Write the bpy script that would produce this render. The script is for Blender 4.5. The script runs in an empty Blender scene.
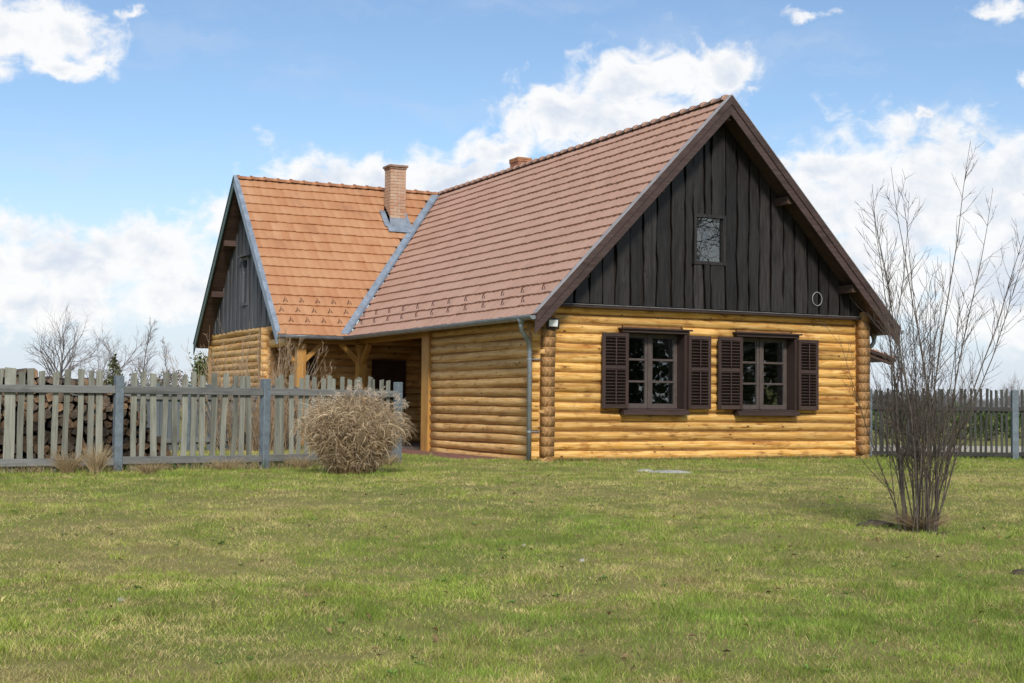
import bpy, math, random
import numpy as np
from mathutils import Vector, Matrix

random.seed(7)
RNG = np.random.default_rng(11)
scene = bpy.context.scene
col = scene.collection
R = math.radians

# ------------------------------------------------------------------ camera
CAM = Vector((-11.1663, -21.453, 0.9824))
FPX = 1385.83
YAW, PITCH, ROLL = -0.4578, 0.0453, 0.0100
_f = Vector((-math.sin(YAW) * math.cos(PITCH), math.cos(YAW) * math.cos(PITCH), math.sin(PITCH)))
_r0 = Vector((math.cos(YAW), math.sin(YAW), 0))
_u0 = _r0.cross(_f)
_r = _r0 * math.cos(ROLL) + _u0 * math.sin(ROLL)
_u = _u0 * math.cos(ROLL) - _r0 * math.sin(ROLL)
FH = Vector((-math.sin(YAW), math.cos(YAW), 0))
cam_d = bpy.data.cameras.new('camera')
cam = bpy.data.objects.new('camera', cam_d)
col.objects.link(cam)
M = Matrix((( _r.x, _u.x, -_f.x, CAM.x), (_r.y, _u.y, -_f.y, CAM.y), (_r.z, _u.z, -_f.z, CAM.z), (0, 0, 0, 1)))
cam.matrix_world = M
cam_d.sensor_width = 36
cam_d.lens = 36 * FPX / 1024
cam_d.clip_start = 0.1
cam_d.clip_end = 6000
scene.camera = cam

def ray(px, py):
    return (_f + _r * ((px - 512) / FPX) + _u * ((341.5 - py) / FPX)).normalized()

# ------------------------------------------------------------------ light
SUN = Vector((-0.26, -0.74, 0.56)).normalized()
sun_d = bpy.data.lights.new('sun', 'SUN')
sun = bpy.data.objects.new('sun', sun_d)
col.objects.link(sun)
sun_d.energy = 2.5
sun_d.angle = R(10)
sun_d.color = (1.0, 0.955, 0.88)
sun.rotation_euler = SUN.to_track_quat('Z', 'Y').to_euler()
sun.location = (0, -30, 40)

scene.view_settings.view_transform = 'Standard'
scene.view_settings.look = 'None'
scene.view_settings.exposure = 0.5
scene.view_settings.gamma = 1
scene.view_settings.use_curve_mapping = False

# ------------------------------------------------------------------ sky
SKY_STRENGTH = 0.097
world = bpy.data.worlds.new('World')
scene.world = world
world.use_nodes = True
wn, wl = world.node_tree.nodes, world.node_tree.links
wn.clear()

class NT:
    """tiny helper for node trees"""
    def __init__(self, tree):
        self.t = tree
    def n(self, typ, **kw):
        nd = self.t.nodes.new(typ)
        for k, v in kw.items():
            setattr(nd, k, v)
        return nd
    def link(self, a, b):
        self.t.links.new(a, b)
    def put(self, sock, v):
        if hasattr(v, 'is_output') or isinstance(v, bpy.types.NodeSocket):
            self.t.links.new(v, sock)
        elif v is not None:
            sock.default_value = v
    def math(self, op, a, b=None, c=None, clamp=False):
        nd = self.n('ShaderNodeMath', operation=op, use_clamp=clamp)
        self.put(nd.inputs[0], a); self.put(nd.inputs[1], b)
        if c is not None: self.put(nd.inputs[2], c)
        return nd.outputs[0]
    def vec(self, op, a, b=None):
        nd = self.n('ShaderNodeVectorMath', operation=op)
        self.put(nd.inputs[0], a); self.put(nd.inputs[1], b)
        return nd.outputs['Value'] if op in ('LENGTH', 'DOT_PRODUCT', 'DISTANCE') else nd.outputs[0]
    def smooth(self, v, lo, hi, a=0.0, b=1.0):
        nd = self.n('ShaderNodeMapRange', interpolation_type='SMOOTHSTEP')
        self.put(nd.inputs[0], v)
        nd.inputs[1].default_value = lo; nd.inputs[2].default_value = hi
        nd.inputs[3].default_value = a; nd.inputs[4].default_value = b
        return nd.outputs[0]
    def noise(self, vec, scale, detail=4, rough=0.55, dist=0.0, out=0):
        nd = self.n('ShaderNodeTexNoise')
        self.put(nd.inputs['Vector'], vec)
        nd.inputs['Scale'].default_value = scale; nd.inputs['Detail'].default_value = detail
        nd.inputs['Roughness'].default_value = rough; nd.inputs['Distortion'].default_value = dist
        return nd.outputs[out]
    def mix(self, f, a, b, mode='MIX'):
        nd = self.n('ShaderNodeMix', data_type='RGBA', blend_type=mode)
        self.put(nd.inputs[0], f); self.put(nd.inputs[6], a); self.put(nd.inputs[7], b)
        return nd.outputs[2]
    def comb(self, x, y, z):
        nd = self.n('ShaderNodeCombineXYZ')
        self.put(nd.inputs[0], x); self.put(nd.inputs[1], y); self.put(nd.inputs[2], z)
        return nd.outputs[0]

def build_sky():
    N = NT(world.node_tree)
    out = N.n('ShaderNodeOutputWorld')
    sky = N.n('ShaderNodeTexSky', sky_type='NISHITA')
    sky.sun_disc = False
    sky.sun_elevation = math.asin(SUN.z)
    sky.sun_rotation = math.atan2(SUN.x, SUN.y)
    sky.altitude = 100
    sky.air_density = 1.0; sky.dust_density = 0.25; sky.ozone_density = 3.0
    tc = N.n('ShaderNodeTexCoord')
    d = tc.outputs['Generated']
    # compass angle measured from the direction of the house, and height above the horizon
    az = N.math('ARCTAN2', N.vec('DOT_PRODUCT', d, tuple(_r0)), N.vec('DOT_PRODUCT', d, tuple(FH)))
    sep = N.n('ShaderNodeSeparateXYZ'); N.link(d, sep.inputs[0])
    el = N.math('ARCSINE', sep.outputs[2])
    P = N.comb(az, el, 0.0)
    warp = N.n('ShaderNodeTexNoise'); N.put(warp.inputs['Vector'], P)
    warp.inputs['Scale'].default_value = 16; warp.inputs['Detail'].default_value = 5; warp.inputs['Roughness'].default_value = 0.6
    wv = N.vec('SUBTRACT', warp.outputs['Color'], (0.5, 0.5, 0.5))
    wsc = N.vec('MULTIPLY', wv, (0.085, 0.06, 0.0))
    Pw = N.vec('ADD', P, wsc)
    blobs = [(62, 30, 70, 32), (10, 25, 70, 42), (95, 52, 40, 22), (128, 8, 30, 11), (60, 60, 45, 14),
             (60, 258, 150, 46), (150, 250, 80, 42), (212, 203, 26, 20), (-40, 250, 130, 42), (185, 285, 90, 40), (40, 300, 130, 35),
             (318, 178, 78, 37), (390, 178, 84, 36), (460, 180, 84, 40), (260, 212, 80, 30),
             (560, 118, 80, 34), (640, 80, 92, 46), (705, 64, 50, 30), (500, 140, 52, 28), (620, 120, 110, 40), (745, 75, 25, 12),
             (900, 195, 150, 82), (985, 190, 100, 66), (835, 172, 74, 32), (1060, 230, 160, 90), (1000, 290, 150, 60), (780, 165, 35, 24), (860, 265, 100, 70),
             (925, 114, 15, 9), (814, 13, 38, 13), (990, 16, 39, 14), (1010, 6, 39, 16), (1019, 80, 24, 12), (1180, 60, 100, 30), (-150, 120, 90, 30)]
    def blobfield(Pt):
        acc = None
        for (cx, cy, rx, ry) in blobs:
            v = ray(cx, cy)
            a0 = math.atan2(v.dot(_r0), v.dot(FH)); e0 = math.asin(v.z)
            s = N.vec('SUBTRACT', Pt, (a0, e0, 0))
            s = N.vec('MULTIPLY', s, (FPX / rx, FPX / ry, 0))
            v1 = N.math('SUBTRACT', 1.0 if rx > 40 else 0.72, N.vec('LENGTH', s))
            acc = v1 if acc is None else N.math('SMOOTH_MAX', acc, v1, 0.25)
        return acc
    bf = blobfield(Pw)
    # everywhere else: cumulus of the same kind, in patches
    fr = N.noise(N.vec('MULTIPLY', Pw, (2.6, 5.5, 1)), 1.0, 2, 0.5)
    free = N.math('MULTIPLY_ADD', fr, 5.0, -2.45)
    outside = N.math('MAXIMUM', N.smooth(N.math('ABSOLUTE', az), 0.42, 0.60), N.smooth(el, 0.32, 0.46))
    free = N.math('ADD', free, N.math('MULTIPLY_ADD', outside, 3.0, -3.0))
    field = N.math('MAXIMUM', bf, free)
    fine = N.noise(N.vec('MULTIPLY', P, (1.0, 1.25, 1)), 42, 9, 0.58, 0.4)
    fine2 = N.noise(N.vec('MULTIPLY', N.vec('ADD', P, (-0.006, 0.010, 0)), (1.0, 1.25, 1)), 42, 9, 0.58, 0.4)
    dens = N.math('ADD', field, N.math('MULTIPLY_ADD', fine, 1.7, -0.80))
    alpha = N.smooth(dens, 0.0, 0.62)
    alpha = N.math('MULTIPLY', alpha, 0.97)
    # thin veil high up
    veil = N.noise(N.vec('MULTIPLY', Pw, (5.0, 22.0, 1)), 1.0, 6, 0.6)
    veil = N.math('MULTIPLY', N.smooth(veil, 0.45, 0.80), 0.38)
    # milky air near the horizon
    hz = N.math('MULTIPLY', N.smooth(el, 0.0, 0.19, 1.0, 0.0), 0.88)
    thin = N.math('MAXIMUM', veil, hz)
    emb = N.math('MULTIPLY', N.math('SUBTRACT', fine, fine2), 0.8)
    big = N.noise(Pw, 13, 4, 0.55)
    sh = N.math('ADD', N.math('MULTIPLY_ADD', big, 0.9, 0.42), emb)
    sh = N.math('ADD', sh, N.smooth(dens, 0.35, 1.3, 0.16, -0.26), None)
    sh = N.smooth(sh, 0.55, 1.05)
    ccol = N.mix(sh, (0.70, 0.77, 0.88, 1), (1.0, 1.0, 1.0, 1))
    bg1 = N.n('ShaderNodeBackground'); N.link(sky.outputs[0], bg1.inputs[0]); bg1.inputs[1].default_value = SKY_STRENGTH
    bg2 = N.n('ShaderNodeBackground'); N.put(bg2.inputs[0], (0.70, 0.78, 0.92, 1)); bg2.inputs[1].default_value = 0.66
    bg3 = N.n('ShaderNodeBackground'); N.link(ccol, bg3.inputs[0]); bg3.inputs[1].default_value = 0.70
    m1 = N.n('ShaderNodeMixShader'); N.link(thin, m1.inputs[0]); N.link(bg1.outputs[0], m1.inputs[1]); N.link(bg2.outputs[0], m1.inputs[2])
    m2 = N.n('ShaderNodeMixShader'); N.link(alpha, m2.inputs[0]); N.link(m1.outputs[0], m2.inputs[1]); N.link(bg3.outputs[0], m2.inputs[2])
    N.link(m2.outputs[0], out.inputs[0])
build_sky()

# ------------------------------------------------------------------ materials
def mat(name):
    m = bpy.data.materials.new(name); m.use_nodes = True
    m.node_tree.nodes.clear()
    N = NT(m.node_tree)
    o = N.n('ShaderNodeOutputMaterial'); b = N.n('ShaderNodeBsdfPrincipled')
    N.link(b.outputs[0], o.inputs[0])
    return m, N, b

def bump(N, b, h, strength, dist):
    bp = N.n('ShaderNodeBump'); bp.inputs['Strength'].default_value = strength; bp.inputs['Distance'].default_value = dist
    N.put(bp.inputs['Height'], h); N.link(bp.outputs[0], b.inputs['Normal'])

def wood(name, light, mid, dark, axis, rough=0.6, streak=1.0, knot=0.5, bmp=0.35, patch=0.5, dist=0.004, val=0.25, crack=0.0):
    """weathered wood, grain along the object's own axis"""
    m, N, b = mat(name)
    tc = N.n('ShaderNodeTexCoord'); oi = N.n('ShaderNodeObjectInfo')
    p = N.vec('ADD', tc.outputs['Object'], N.comb(N.math('MULTIPLY', oi.outputs['Random'], 37.0), N.math('MULTIPLY', oi.outputs['Random'], 91.0), N.math('MULTIPLY', oi.outputs['Random'], 53.0)))
    s = [1.0, 1.0, 1.0]; s[axis] = 0.06
    pg = N.vec('MULTIPLY', p, tuple(s))
    g = N.noise(pg, 34 * streak, 5, 0.62)
    g2 = N.noise(pg, 7 * streak, 3, 0.5, 0.6)
    s2 = [1.0, 1.0, 1.0]; s2[axis] = 0.45
    pt = N.noise(N.vec('MULTIPLY', p, tuple(s2)), 5.5, 5, 0.65)
    c = N.mix(N.smooth(g, 0.33, 0.68), mid + (1,), light + (1,))
    c = N.mix(N.math('MULTIPLY', N.smooth(g2, 0.52, 0.72), 0.65), c, dark + (1,))
    c = N.mix(N.math('MULTIPLY', N.smooth(pt, 0.50, 0.74), patch), c, dark + (1,))
    s3 = [1.0, 1.0, 1.0]; s3[axis] = 0.62
    vo = N.n('ShaderNodeTexVoronoi'); N.put(vo.inputs['Vector'], N.vec('MULTIPLY', p, tuple(s3))); vo.inputs['Scale'].default_value = 4.6
    kn = N.smooth(vo.outputs['Distance'], 0.05, 0.13, 1.0, 0.0)
    c = N.mix(N.math('MULTIPLY', kn, knot), c, tuple(x * 0.45 for x in dark) + (1,))
    if crack:
        s4 = [1.0, 1.0, 1.0]; s4[axis] = 0.035
        cr = N.noise(N.vec('MULTIPLY', p, tuple(s4)), 15, 2, 0.5)
        cr = N.smooth(N.math('ABSOLUTE', N.math('SUBTRACT', cr, 0.5)), 0.004, 0.016, 1.0, 0.0)
        c = N.mix(N.math('MULTIPLY', N.math('MULTIPLY', cr, N.smooth(pt, 0.40, 0.60)), crack), c, tuple(x * 0.35 for x in dark) + (1,))
    hs = N.n('ShaderNodeHueSaturation'); N.put(hs.inputs['Color'], c)
    N.put(hs.inputs['Value'], N.math('MULTIPLY_ADD', oi.outputs['Random'], val, 1.0 - val / 2))
    N.link(hs.outputs[0], b.inputs['Base Color'])
    N.put(b.inputs['Roughness'], N.math('MULTIPLY_ADD', g, 0.25, rough - 0.12))
    b.inputs['Specular IOR Level'].default_value = 0.35
    bump(N, b, N.math('ADD', g, N.math('MULTIPLY', g2, 0.8)), bmp, dist)
    return m

def plain(name, colr, rough=0.6, metal=0.0, var=0.25, scale=6.0, bmp=0.1, spec=0.4):
    m, N, b = mat(name)
    tc = N.n('ShaderNodeTexCoord')
    n1 = N.noise(tc.outputs['Object'], scale, 6, 0.62)
    n2 = N.noise(tc.outputs['Object'], scale * 9, 3, 0.6)
    f = N.math('MULTIPLY_ADD', n2, 0.4, N.math('MULTIPLY', n1, 0.6))
    lo = tuple(x * (1 - var) for x in colr) + (1,); hi = tuple(min(1, x * (1 + var)) for x in colr) + (1,)
    N.link(N.mix(N.smooth(f, 0.35, 0.65), lo, hi), b.inputs['Base Color'])
    N.put(b.inputs['Roughness'], N.math('MULTIPLY_ADD', n1, 0.2, rough - 0.1))
    b.inputs['Metallic'].default_value = metal
    b.inputs['Specular IOR Level'].default_value = spec
    bump(N, b, f, bmp, 0.004)
    return m

def tile_mat(name, a, bcol, dark):
    m, N, b = mat(name)
    at = N.n('ShaderNodeAttribute', attribute_name='tone')
    ge = N.n('ShaderNodeNewGeometry')
    n1 = N.noise(ge.outputs['Position'], 1.1, 5, 0.6)
    n2 = N.noise(ge.outputs['Position'], 60, 4, 0.65)
    f = N.math('MULTIPLY_ADD', at.outputs['Fac'], 0.30, N.math('MULTIPLY', n1, 0.70))
    c = N.mix(N.smooth(f, 0.15, 0.85), a + (1,), bcol + (1,))
    c = N.mix(N.math('MULTIPLY', N.smooth(n1, 0.55, 0.75), 0.45), c, dark + (1,))
    c = N.mix(N.math('MULTIPLY', N.smooth(n2, 0.50, 0.75), 0.30), c, dark + (1,))
    N.link(c, b.inputs['Base Color'])
    b.inputs['Roughness'].default_value = 0.72
    b.inputs['Specular IOR Level'].default_value = 0.3
    bump(N, b, n2, 0.25, 0.004)
    return m

def colattr_mat(name, rough=0.7, spec=0.25, transl=0.0):
    m, N, b = mat(name)
    at = N.n('ShaderNodeAttribute', attribute_name='col')
    N.link(at.outputs['Color'], b.inputs['Base Color'])
    b.inputs['Roughness'].default_value = rough; b.inputs['Specular IOR Level'].default_value = spec
    if transl:
        tr = N.n('ShaderNodeBsdfTranslucent'); N.link(at.outputs['Color'], tr.inputs[0])
        mx = N.n('ShaderNodeMixShader'); mx.inputs[0].default_value = transl
        N.link(b.outputs[0], mx.inputs[1]); N.link(tr.outputs[0], mx.inputs[2])
        o = [n for n in N.t.nodes if n.type == 'OUTPUT_MATERIAL'][0]
        N.link(mx.outputs[0], o.inputs[0])
    return m

MT = {}
MT['log'] = wood('honey_log', (0.76, 0.490, 0.175), (0.55, 0.270, 0.050), (0.29, 0.098, 0.015), 0, 0.55, 1.0, 0.95, 0.6, 0.85, 0.006, 0.44, 0.85)
MT['log_side'] = wood('amber_log', (0.74, 0.475, 0.205), (0.56, 0.300, 0.085), (0.33, 0.135, 0.028), 0, 0.55, 1.0, 0.95, 0.5, 0.70, 0.005, 0.42, 0.7)  # side-log tone lifted in the colour itself to stand in for fill light
MT['log_end'] = plain('log_end_grain', (0.32, 0.170, 0.062), 0.75, 0, 0.55, 25, 0.5)
MT['post'] = wood('orange_post', (0.52, 0.28, 0.07), (0.42, 0.20, 0.045), (0.22, 0.09, 0.02), 2, 0.5, 1.0, 0.7)
MT['beam'] = wood('orange_beam', (0.50, 0.27, 0.07), (0.40, 0.19, 0.045), (0.20, 0.085, 0.02), 0, 0.5, 1.0, 0.7)
MT['board'] = wood('black_board', (0.030, 0.026, 0.024), (0.0145, 0.0122, 0.0112), (0.006, 0.005, 0.0045), 2, 0.5, 1.0, 0.7, 0.6, 0.6, 0.004, 0.9, 0.6)
MT['board_grey'] = wood('grey_black_board', (0.105, 0.105, 0.115), (0.060, 0.060, 0.066), (0.022, 0.020, 0.020), 2, 0.6, 1.2, 0.4, 0.5, 0.5, 0.004, 0.6)
MT['barge'] = wood('brown_barge_board', (0.080, 0.050, 0.042), (0.052, 0.031, 0.026), (0.024, 0.014, 0.012), 0, 0.5, 0.8, 0.2, 0.3, 0.4)
MT['soffit'] = wood('brown_soffit', (0.10, 0.060, 0.045), (0.06, 0.035, 0.027), (0.03, 0.016, 0.012), 0, 0.6, 0.8, 0.2, 0.3, 0.4)
MT['brown'] = wood('brown_paint', (0.058, 0.034, 0.028), (0.042, 0.024, 0.020), (0.020, 0.011, 0.009), 2, 0.45, 0.8, 0.1, 0.25, 0.35)
MT['brown_x'] = wood('brown_paint_cross', (0.064, 0.040, 0.034), (0.046, 0.027, 0.023), (0.022, 0.012, 0.010), 0, 0.45, 0.8, 0.1, 0.25, 0.35)
MT['sash'] = plain('taupe_sash', (0.085, 0.064, 0.056), 0.5, 0, 0.2, 8)
MT['dark'] = plain('dark_core', (0.018, 0.012, 0.009), 0.9)
MT['core'] = plain('log_chinking', (0.24, 0.115, 0.035), 0.9)
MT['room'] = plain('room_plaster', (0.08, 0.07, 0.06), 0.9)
MT['metal'] = plain('zinc_sheet', (0.30, 0.325, 0.345), 0.42, 0.55, 0.22, 5, 0.08)
MT['metal_blue'] = plain('blue_grey_sheet', (0.27, 0.32, 0.38), 0.5, 0.35, 0.25, 5, 0.08)
MT['metal_trim'] = plain('pale_metal_trim', (0.40, 0.37, 0.36), 0.5, 0.4, 0.2, 5, 0.05)
MT['green_trim'] = plain('green_metal_trim', (0.05, 0.085, 0.07), 0.45, 0.3, 0.2, 5, 0.05)
MT['tile_pink'] = tile_mat('pink_brown_tile', (0.50, 0.310, 0.230), (0.43, 0.250, 0.178), (0.33, 0.195, 0.145))
MT['tile_orange'] = tile_mat('orange_tile', (0.49, 0.270, 0.145), (0.40, 0.180, 0.080), (0.27, 0.140, 0.09))
MT['ridge_pink'] = plain('pink_ridge_tile', (0.40, 0.24, 0.17), 0.75, 0, 0.3, 5)
MT['ridge_orange'] = plain('orange_ridge_tile', (0.36, 0.165, 0.08), 0.75, 0, 0.35, 5)
MT['guard'] = plain('dark_red_guard', (0.10, 0.04, 0.03), 0.6)
MT['mortar'] = plain('mortar', (0.46, 0.40, 0.34), 0.9, 0, 0.3, 14)
MT['cap'] = plain('chimney_cap', (0.26, 0.165, 0.115), 0.85, 0, 0.35, 8)
MT['plinth'] = plain('plinth', (0.16, 0.085, 0.06), 0.9, 0, 0.35, 5)
MT['paver'] = tile_mat('red_paver', (0.26, 0.13, 0.10), (0.20, 0.10, 0.075), (0.10, 0.06, 0.05))
MT['picket'] = wood('grey_picket', (0.270, 0.265, 0.215), (0.185, 0.185, 0.148), (0.080, 0.080, 0.062), 2, 0.8, 1.2, 0.25, 0.5, 0.55, 0.004, 0.55)
MT['rail'] = wood('grey_rail', (0.205, 0.203, 0.190), (0.145, 0.144, 0.136), (0.052, 0.050, 0.050), 0, 0.8, 1.2, 0.3, 0.5, 0.5)
MT['fpost'] = plain('blue_grey_post', (0.135, 0.165, 0.185), 0.7, 0, 0.28, 7, 0.2)
MT['picket_dark'] = wood('dark_picket', (0.062, 0.064, 0.054), (0.040, 0.042, 0.036), (0.02, 0.02, 0.018), 2, 0.8, 1.2, 0.2, 0.4, 0.5, 0.004, 0.6)
MT['rail_dark'] = wood('dark_rail', (0.05, 0.048, 0.045), (0.034, 0.032, 0.030), (0.018, 0.018, 0.017), 0, 0.8, 1.2, 0.2)
MT['fence_back'] = wood('slate_picket', (0.17, 0.195, 0.205), (0.125, 0.145, 0.155), (0.065, 0.07, 0.075), 2, 0.8, 1.2, 0.2, 0.4, 0.5, 0.004, 0.5)
MT['bark'] = plain('grey_bark', (0.100, 0.082, 0.063), 0.85, 0, 0.4, 12, 0.3)
MT['twig'] = plain('dark_twig', (0.066, 0.048, 0.037), 0.8, 0, 0.35, 12)
MT['twig_brown'] = plain('brown_twig', (0.33, 0.235, 0.15), 0.8, 0, 0.35, 12)
MT['far_bark'] = plain('far_bark', (0.15, 0.135, 0.13), 0.9, 0, 0.25, 3)
MT['far_twig'] = plain('far_twig', (0.19, 0.165, 0.16), 0.9, 0, 0.25, 3)
MT['leaf'] = colattr_mat('leaf', 0.65, 0.25, 0.2)
MT['blade'] = colattr_mat('grass_blade', 0.6, 0.25, 0.22)
MT['firebark'] = plain('firewood_bark', (0.05, 0.038, 0.030), 0.9, 0, 0.5, 14, 0.6)
MT['firecut'] = plain('firewood_cut', (0.22, 0.135, 0.075), 0.8, 0, 0.6, 9, 0.4)
MT['firecut_grey'] = plain('firewood_cut_grey', (0.13, 0.095, 0.065), 0.8, 0, 0.6, 9, 0.4)
MT['stone'] = plain('pale_stone', (0.36, 0.35, 0.32), 0.85, 0, 0.25, 9, 0.4)
MT['soil'] = plain('dark_soil', (0.085, 0.062, 0.040), 0.95, 0, 0.5, 20, 1.0)
MT['black'] = plain('black_plastic', (0.015, 0.015, 0.016), 0.45, 0, 0.1)
MT['cable'] = plain('white_cable', (0.24, 0.235, 0.225), 0.6)

def glass_mat(name):
    m = bpy.data.materials.new(name); m.use_nodes = True
    m.node_tree.nodes.clear(); N = NT(m.node_tree)
    o = N.n('ShaderNodeOutputMaterial')
    fr = N.n('ShaderNodeFresnel'); fr.inputs[0].default_value = 1.52
    f = N.math('MULTIPLY_ADD', fr.outputs[0], 1.5, 0.01, clamp=True)
    gl = N.n('ShaderNodeBsdfGlossy'); gl.inputs[0].default_value = (0.95, 0.97, 0.98, 1); gl.inputs['Roughness'].default_value = 0.012
    tc = N.n('ShaderNodeTexCoord'); bp = N.n('ShaderNodeBump'); bp.inputs['Strength'].default_value = 0.05; bp.inputs['Distance'].default_value = 0.01
    N.put(bp.inputs['Height'], N.noise(tc.outputs['Object'], 3.0, 2, 0.5)); N.link(bp.outputs[0], gl.inputs['Normal'])
    tr = N.n('ShaderNodeBsdfTransparent'); tr.inputs[0].default_value = (0.82, 0.86, 0.86, 1)
    mx = N.n('ShaderNodeMixShader'); N.link(f, mx.inputs[0]); N.link(tr.outputs[0], mx.inputs[1]); N.link(gl.outputs[0], mx.inputs[2])
    N.link(mx.outputs[0], o.inputs[0])
    return m
MT['glass'] = glass_mat('window_glass')

# ------------------------------------------------------------------ mesh helpers
def vn(x, y, seed=0):
    """smooth value noise, numpy arrays"""
    x = np.asarray(x, float); y = np.asarray(y, float)
    xi = np.floor(x).astype(np.int64); yi = np.floor(y).astype(np.int64)
    fx = x - xi; fy = y - yi
    fx = fx * fx * (3 - 2 * fx); fy = fy * fy * (3 - 2 * fy)
    def h(a, b):
        n = (a * 374761393 + b * 668265263 + seed * 982451653) & 0x7fffffff
        n = ((n ^ (n >> 13)) * 1274126177) & 0x7fffffff
        return ((n ^ (n >> 16)) & 0xffff) / 65535.0
    return (h(xi, yi) * (1 - fx) + h(xi + 1, yi) * fx) * (1 - fy) + (h(xi, yi + 1) * (1 - fx) + h(xi + 1, yi + 1) * fx) * fy

def fbm(x, y, seed=0, o=4):
    s = 0; a = 1; t = 0
    for k in range(o):
        s = s + a * vn(np.asarray(x) * 2 ** k, np.asarray(y) * 2 ** k, seed + k); t += a; a *= 0.55
    return s / t

class MB:
    def __init__(self):
        self.v = []; self.f = []; self.m = []
    def poly(self, pts, mi=0):
        n = len(self.v); self.v += [tuple(p) for p in pts]
        self.f.append(tuple(range(n, n + len(pts)))); self.m.append(mi)
    def box(self, lo, hi, mi=0, mtx=None):
        x0, y0, z0 = lo; x1, y1, z1 = hi
        vs = [Vector(p) for p in ((x0, y0, z0), (x1, y0, z0), (x1, y1, z0), (x0, y1, z0), (x0, y0, z1), (x1, y0, z1), (x1, y1, z1), (x0, y1, z1))]
        if mtx is not None: vs = [mtx @ p for p in vs]
        n = len(self.v); self.v += [tuple(p) for p in vs]
        for q in ((0, 3, 2, 1), (4, 5, 6, 7), (0, 1, 5, 4), (1, 2, 6, 5), (2, 3, 7, 6), (3, 0, 4, 7)):
            self.f.append(tuple(n + i for i in q)); self.m.append(mi)
    def prism(self, poly, off, mi=0):
        """poly (3D points, counter-clockwise seen from +off side) extruded by vector -off"""
        off = Vector(off); a = [Vector(p) for p in poly]; b = [p - off for p in a]; k = len(a)
        n = len(self.v); self.v += [tuple(p) for p in a + b]
        self.f.append(tuple(range(n, n + k))); self.m.append(mi)
        self.f.append(tuple(range(n + 2 * k - 1, n + k - 1, -1))); self.m.append(mi)
        for i in range(k):
            j = (i + 1) % k
            self.f.append((n + j, n + i, n + k + i, n + k + j)); self.m.append(mi)
    def tube(self, pts, rad, sides=6, cap=True, mi=0, capmi=None):
        pts = [Vector(p) for p in pts]
        if not hasattr(rad, '__len__'): rad = [rad] * len(pts)
        n0 = len(self.v)
        ref = None
        for i, p in enumerate(pts):
            t = (pts[min(i + 1, len(pts) - 1)] - pts[max(i - 1, 0)])
            if t.length < 1e-9: t = Vector((0, 0, 1))
            t.normalize()
            if ref is None:
                ref = t.orthogonal().normalized()
            ref = (ref - t * ref.dot(t))
            if ref.length < 1e-6: ref = t.orthogonal()
            ref.normalize()
            b = t.cross(ref)
            for k in range(sides):
                a = 2 * math.pi * k / sides
                self.v.append(tuple(p + (ref * math.cos(a) + b * math.sin(a)) * rad[i]))
        for i in range(len(pts) - 1):
            for k in range(sides):
                k2 = (k + 1) % sides
                self.f.append((n0 + i * sides + k, n0 + i * sides + k2, n0 + (i + 1) * sides + k2, n0 + (i + 1) * sides + k)); self.m.append(mi)
        if cap:
            c = mi if capmi is None else capmi
            self.f.append(tuple(n0 + k for k in reversed(range(sides)))); self.m.append(c)
            self.f.append(tuple(n0 + (len(pts) - 1) * sides + k for k in range(sides))); self.m.append(c)
    def mesh(self, name, mats, smooth=False):
        me = bpy.data.meshes.new(name)
        me.from_pydata(self.v, [], self.f)
        for mm in (mats if isinstance(mats, (list, tuple)) else [mats]):
            me.materials.append(mm)
        if any(self.m): me.polygons.foreach_set('material_index', self.m)
        if smooth:
            me.polygons.foreach_set('use_smooth', [len(f) <= 4 for f in self.f])
        me.update()
        return me
    def build(self, name, mats, parent=None, smooth=False):
        return add(name, self.mesh(name, mats, smooth), parent)

def add(name, me, parent=None, loc=None, rot=None):
    o = bpy.data.objects.new(name, me)
    col.objects.link(o)
    if parent: o.parent = parent
    if loc is not None: o.location = loc
    if rot is not None: o.rotation_euler = rot
    return o

def tag(o, label=None, cat=None, group=None, kind=None):
    if label: o['label'] = label
    if cat: o['category'] = cat
    if group: o['group'] = group
    if kind: o['kind'] = kind
    return o

def empty(name, loc=(0, 0, 0), parent=None):
    o = bpy.data.objects.new(name, None); o.empty_display_size = 0.2
    col.objects.link(o); o.location = loc
    if parent: o.parent = parent
    return o

def np_mesh(name, verts, quads=None, tris=None, m=None, colors=None, smooth=False):
    """fast mesh from numpy arrays; colors = per-vertex RGB"""
    me = bpy.data.meshes.new(name)
    verts = np.asarray(verts, np.float32).reshape(-1, 3)
    parts = []; sizes = []
    if quads is not None and len(quads): parts.append(np.asarray(quads, np.int32).ravel()); sizes.append(np.full(len(quads), 4, np.int32))
    if tris is not None and len(tris): parts.append(np.asarray(tris, np.int32).ravel()); sizes.append(np.full(len(tris), 3, np.int32))
    loops = np.concatenate(parts); sz = np.concatenate(sizes)
    me.vertices.add(len(verts)); me.vertices.foreach_set('co', verts.ravel())
    me.loops.add(len(loops)); me.loops.foreach_set('vertex_index', loops)
    me.polygons.add(len(sz))
    st = np.concatenate([[0], np.cumsum(sz)[:-1]]).astype(np.int32)
    me.polygons.foreach_set('loop_start', st)
    if smooth: me.polygons.foreach_set('use_smooth', np.ones(len(sz), bool))
    if colors is not None:
        at = me.attributes.new('col', 'FLOAT_COLOR', 'POINT')
        c4 = np.ones((len(verts), 4), np.float32); c4[:, :3] = colors
        at.data.foreach_set('color', c4.ravel())
    if m: me.materials.append(m)
    me.update(calc_edges=True)
    return me

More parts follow.
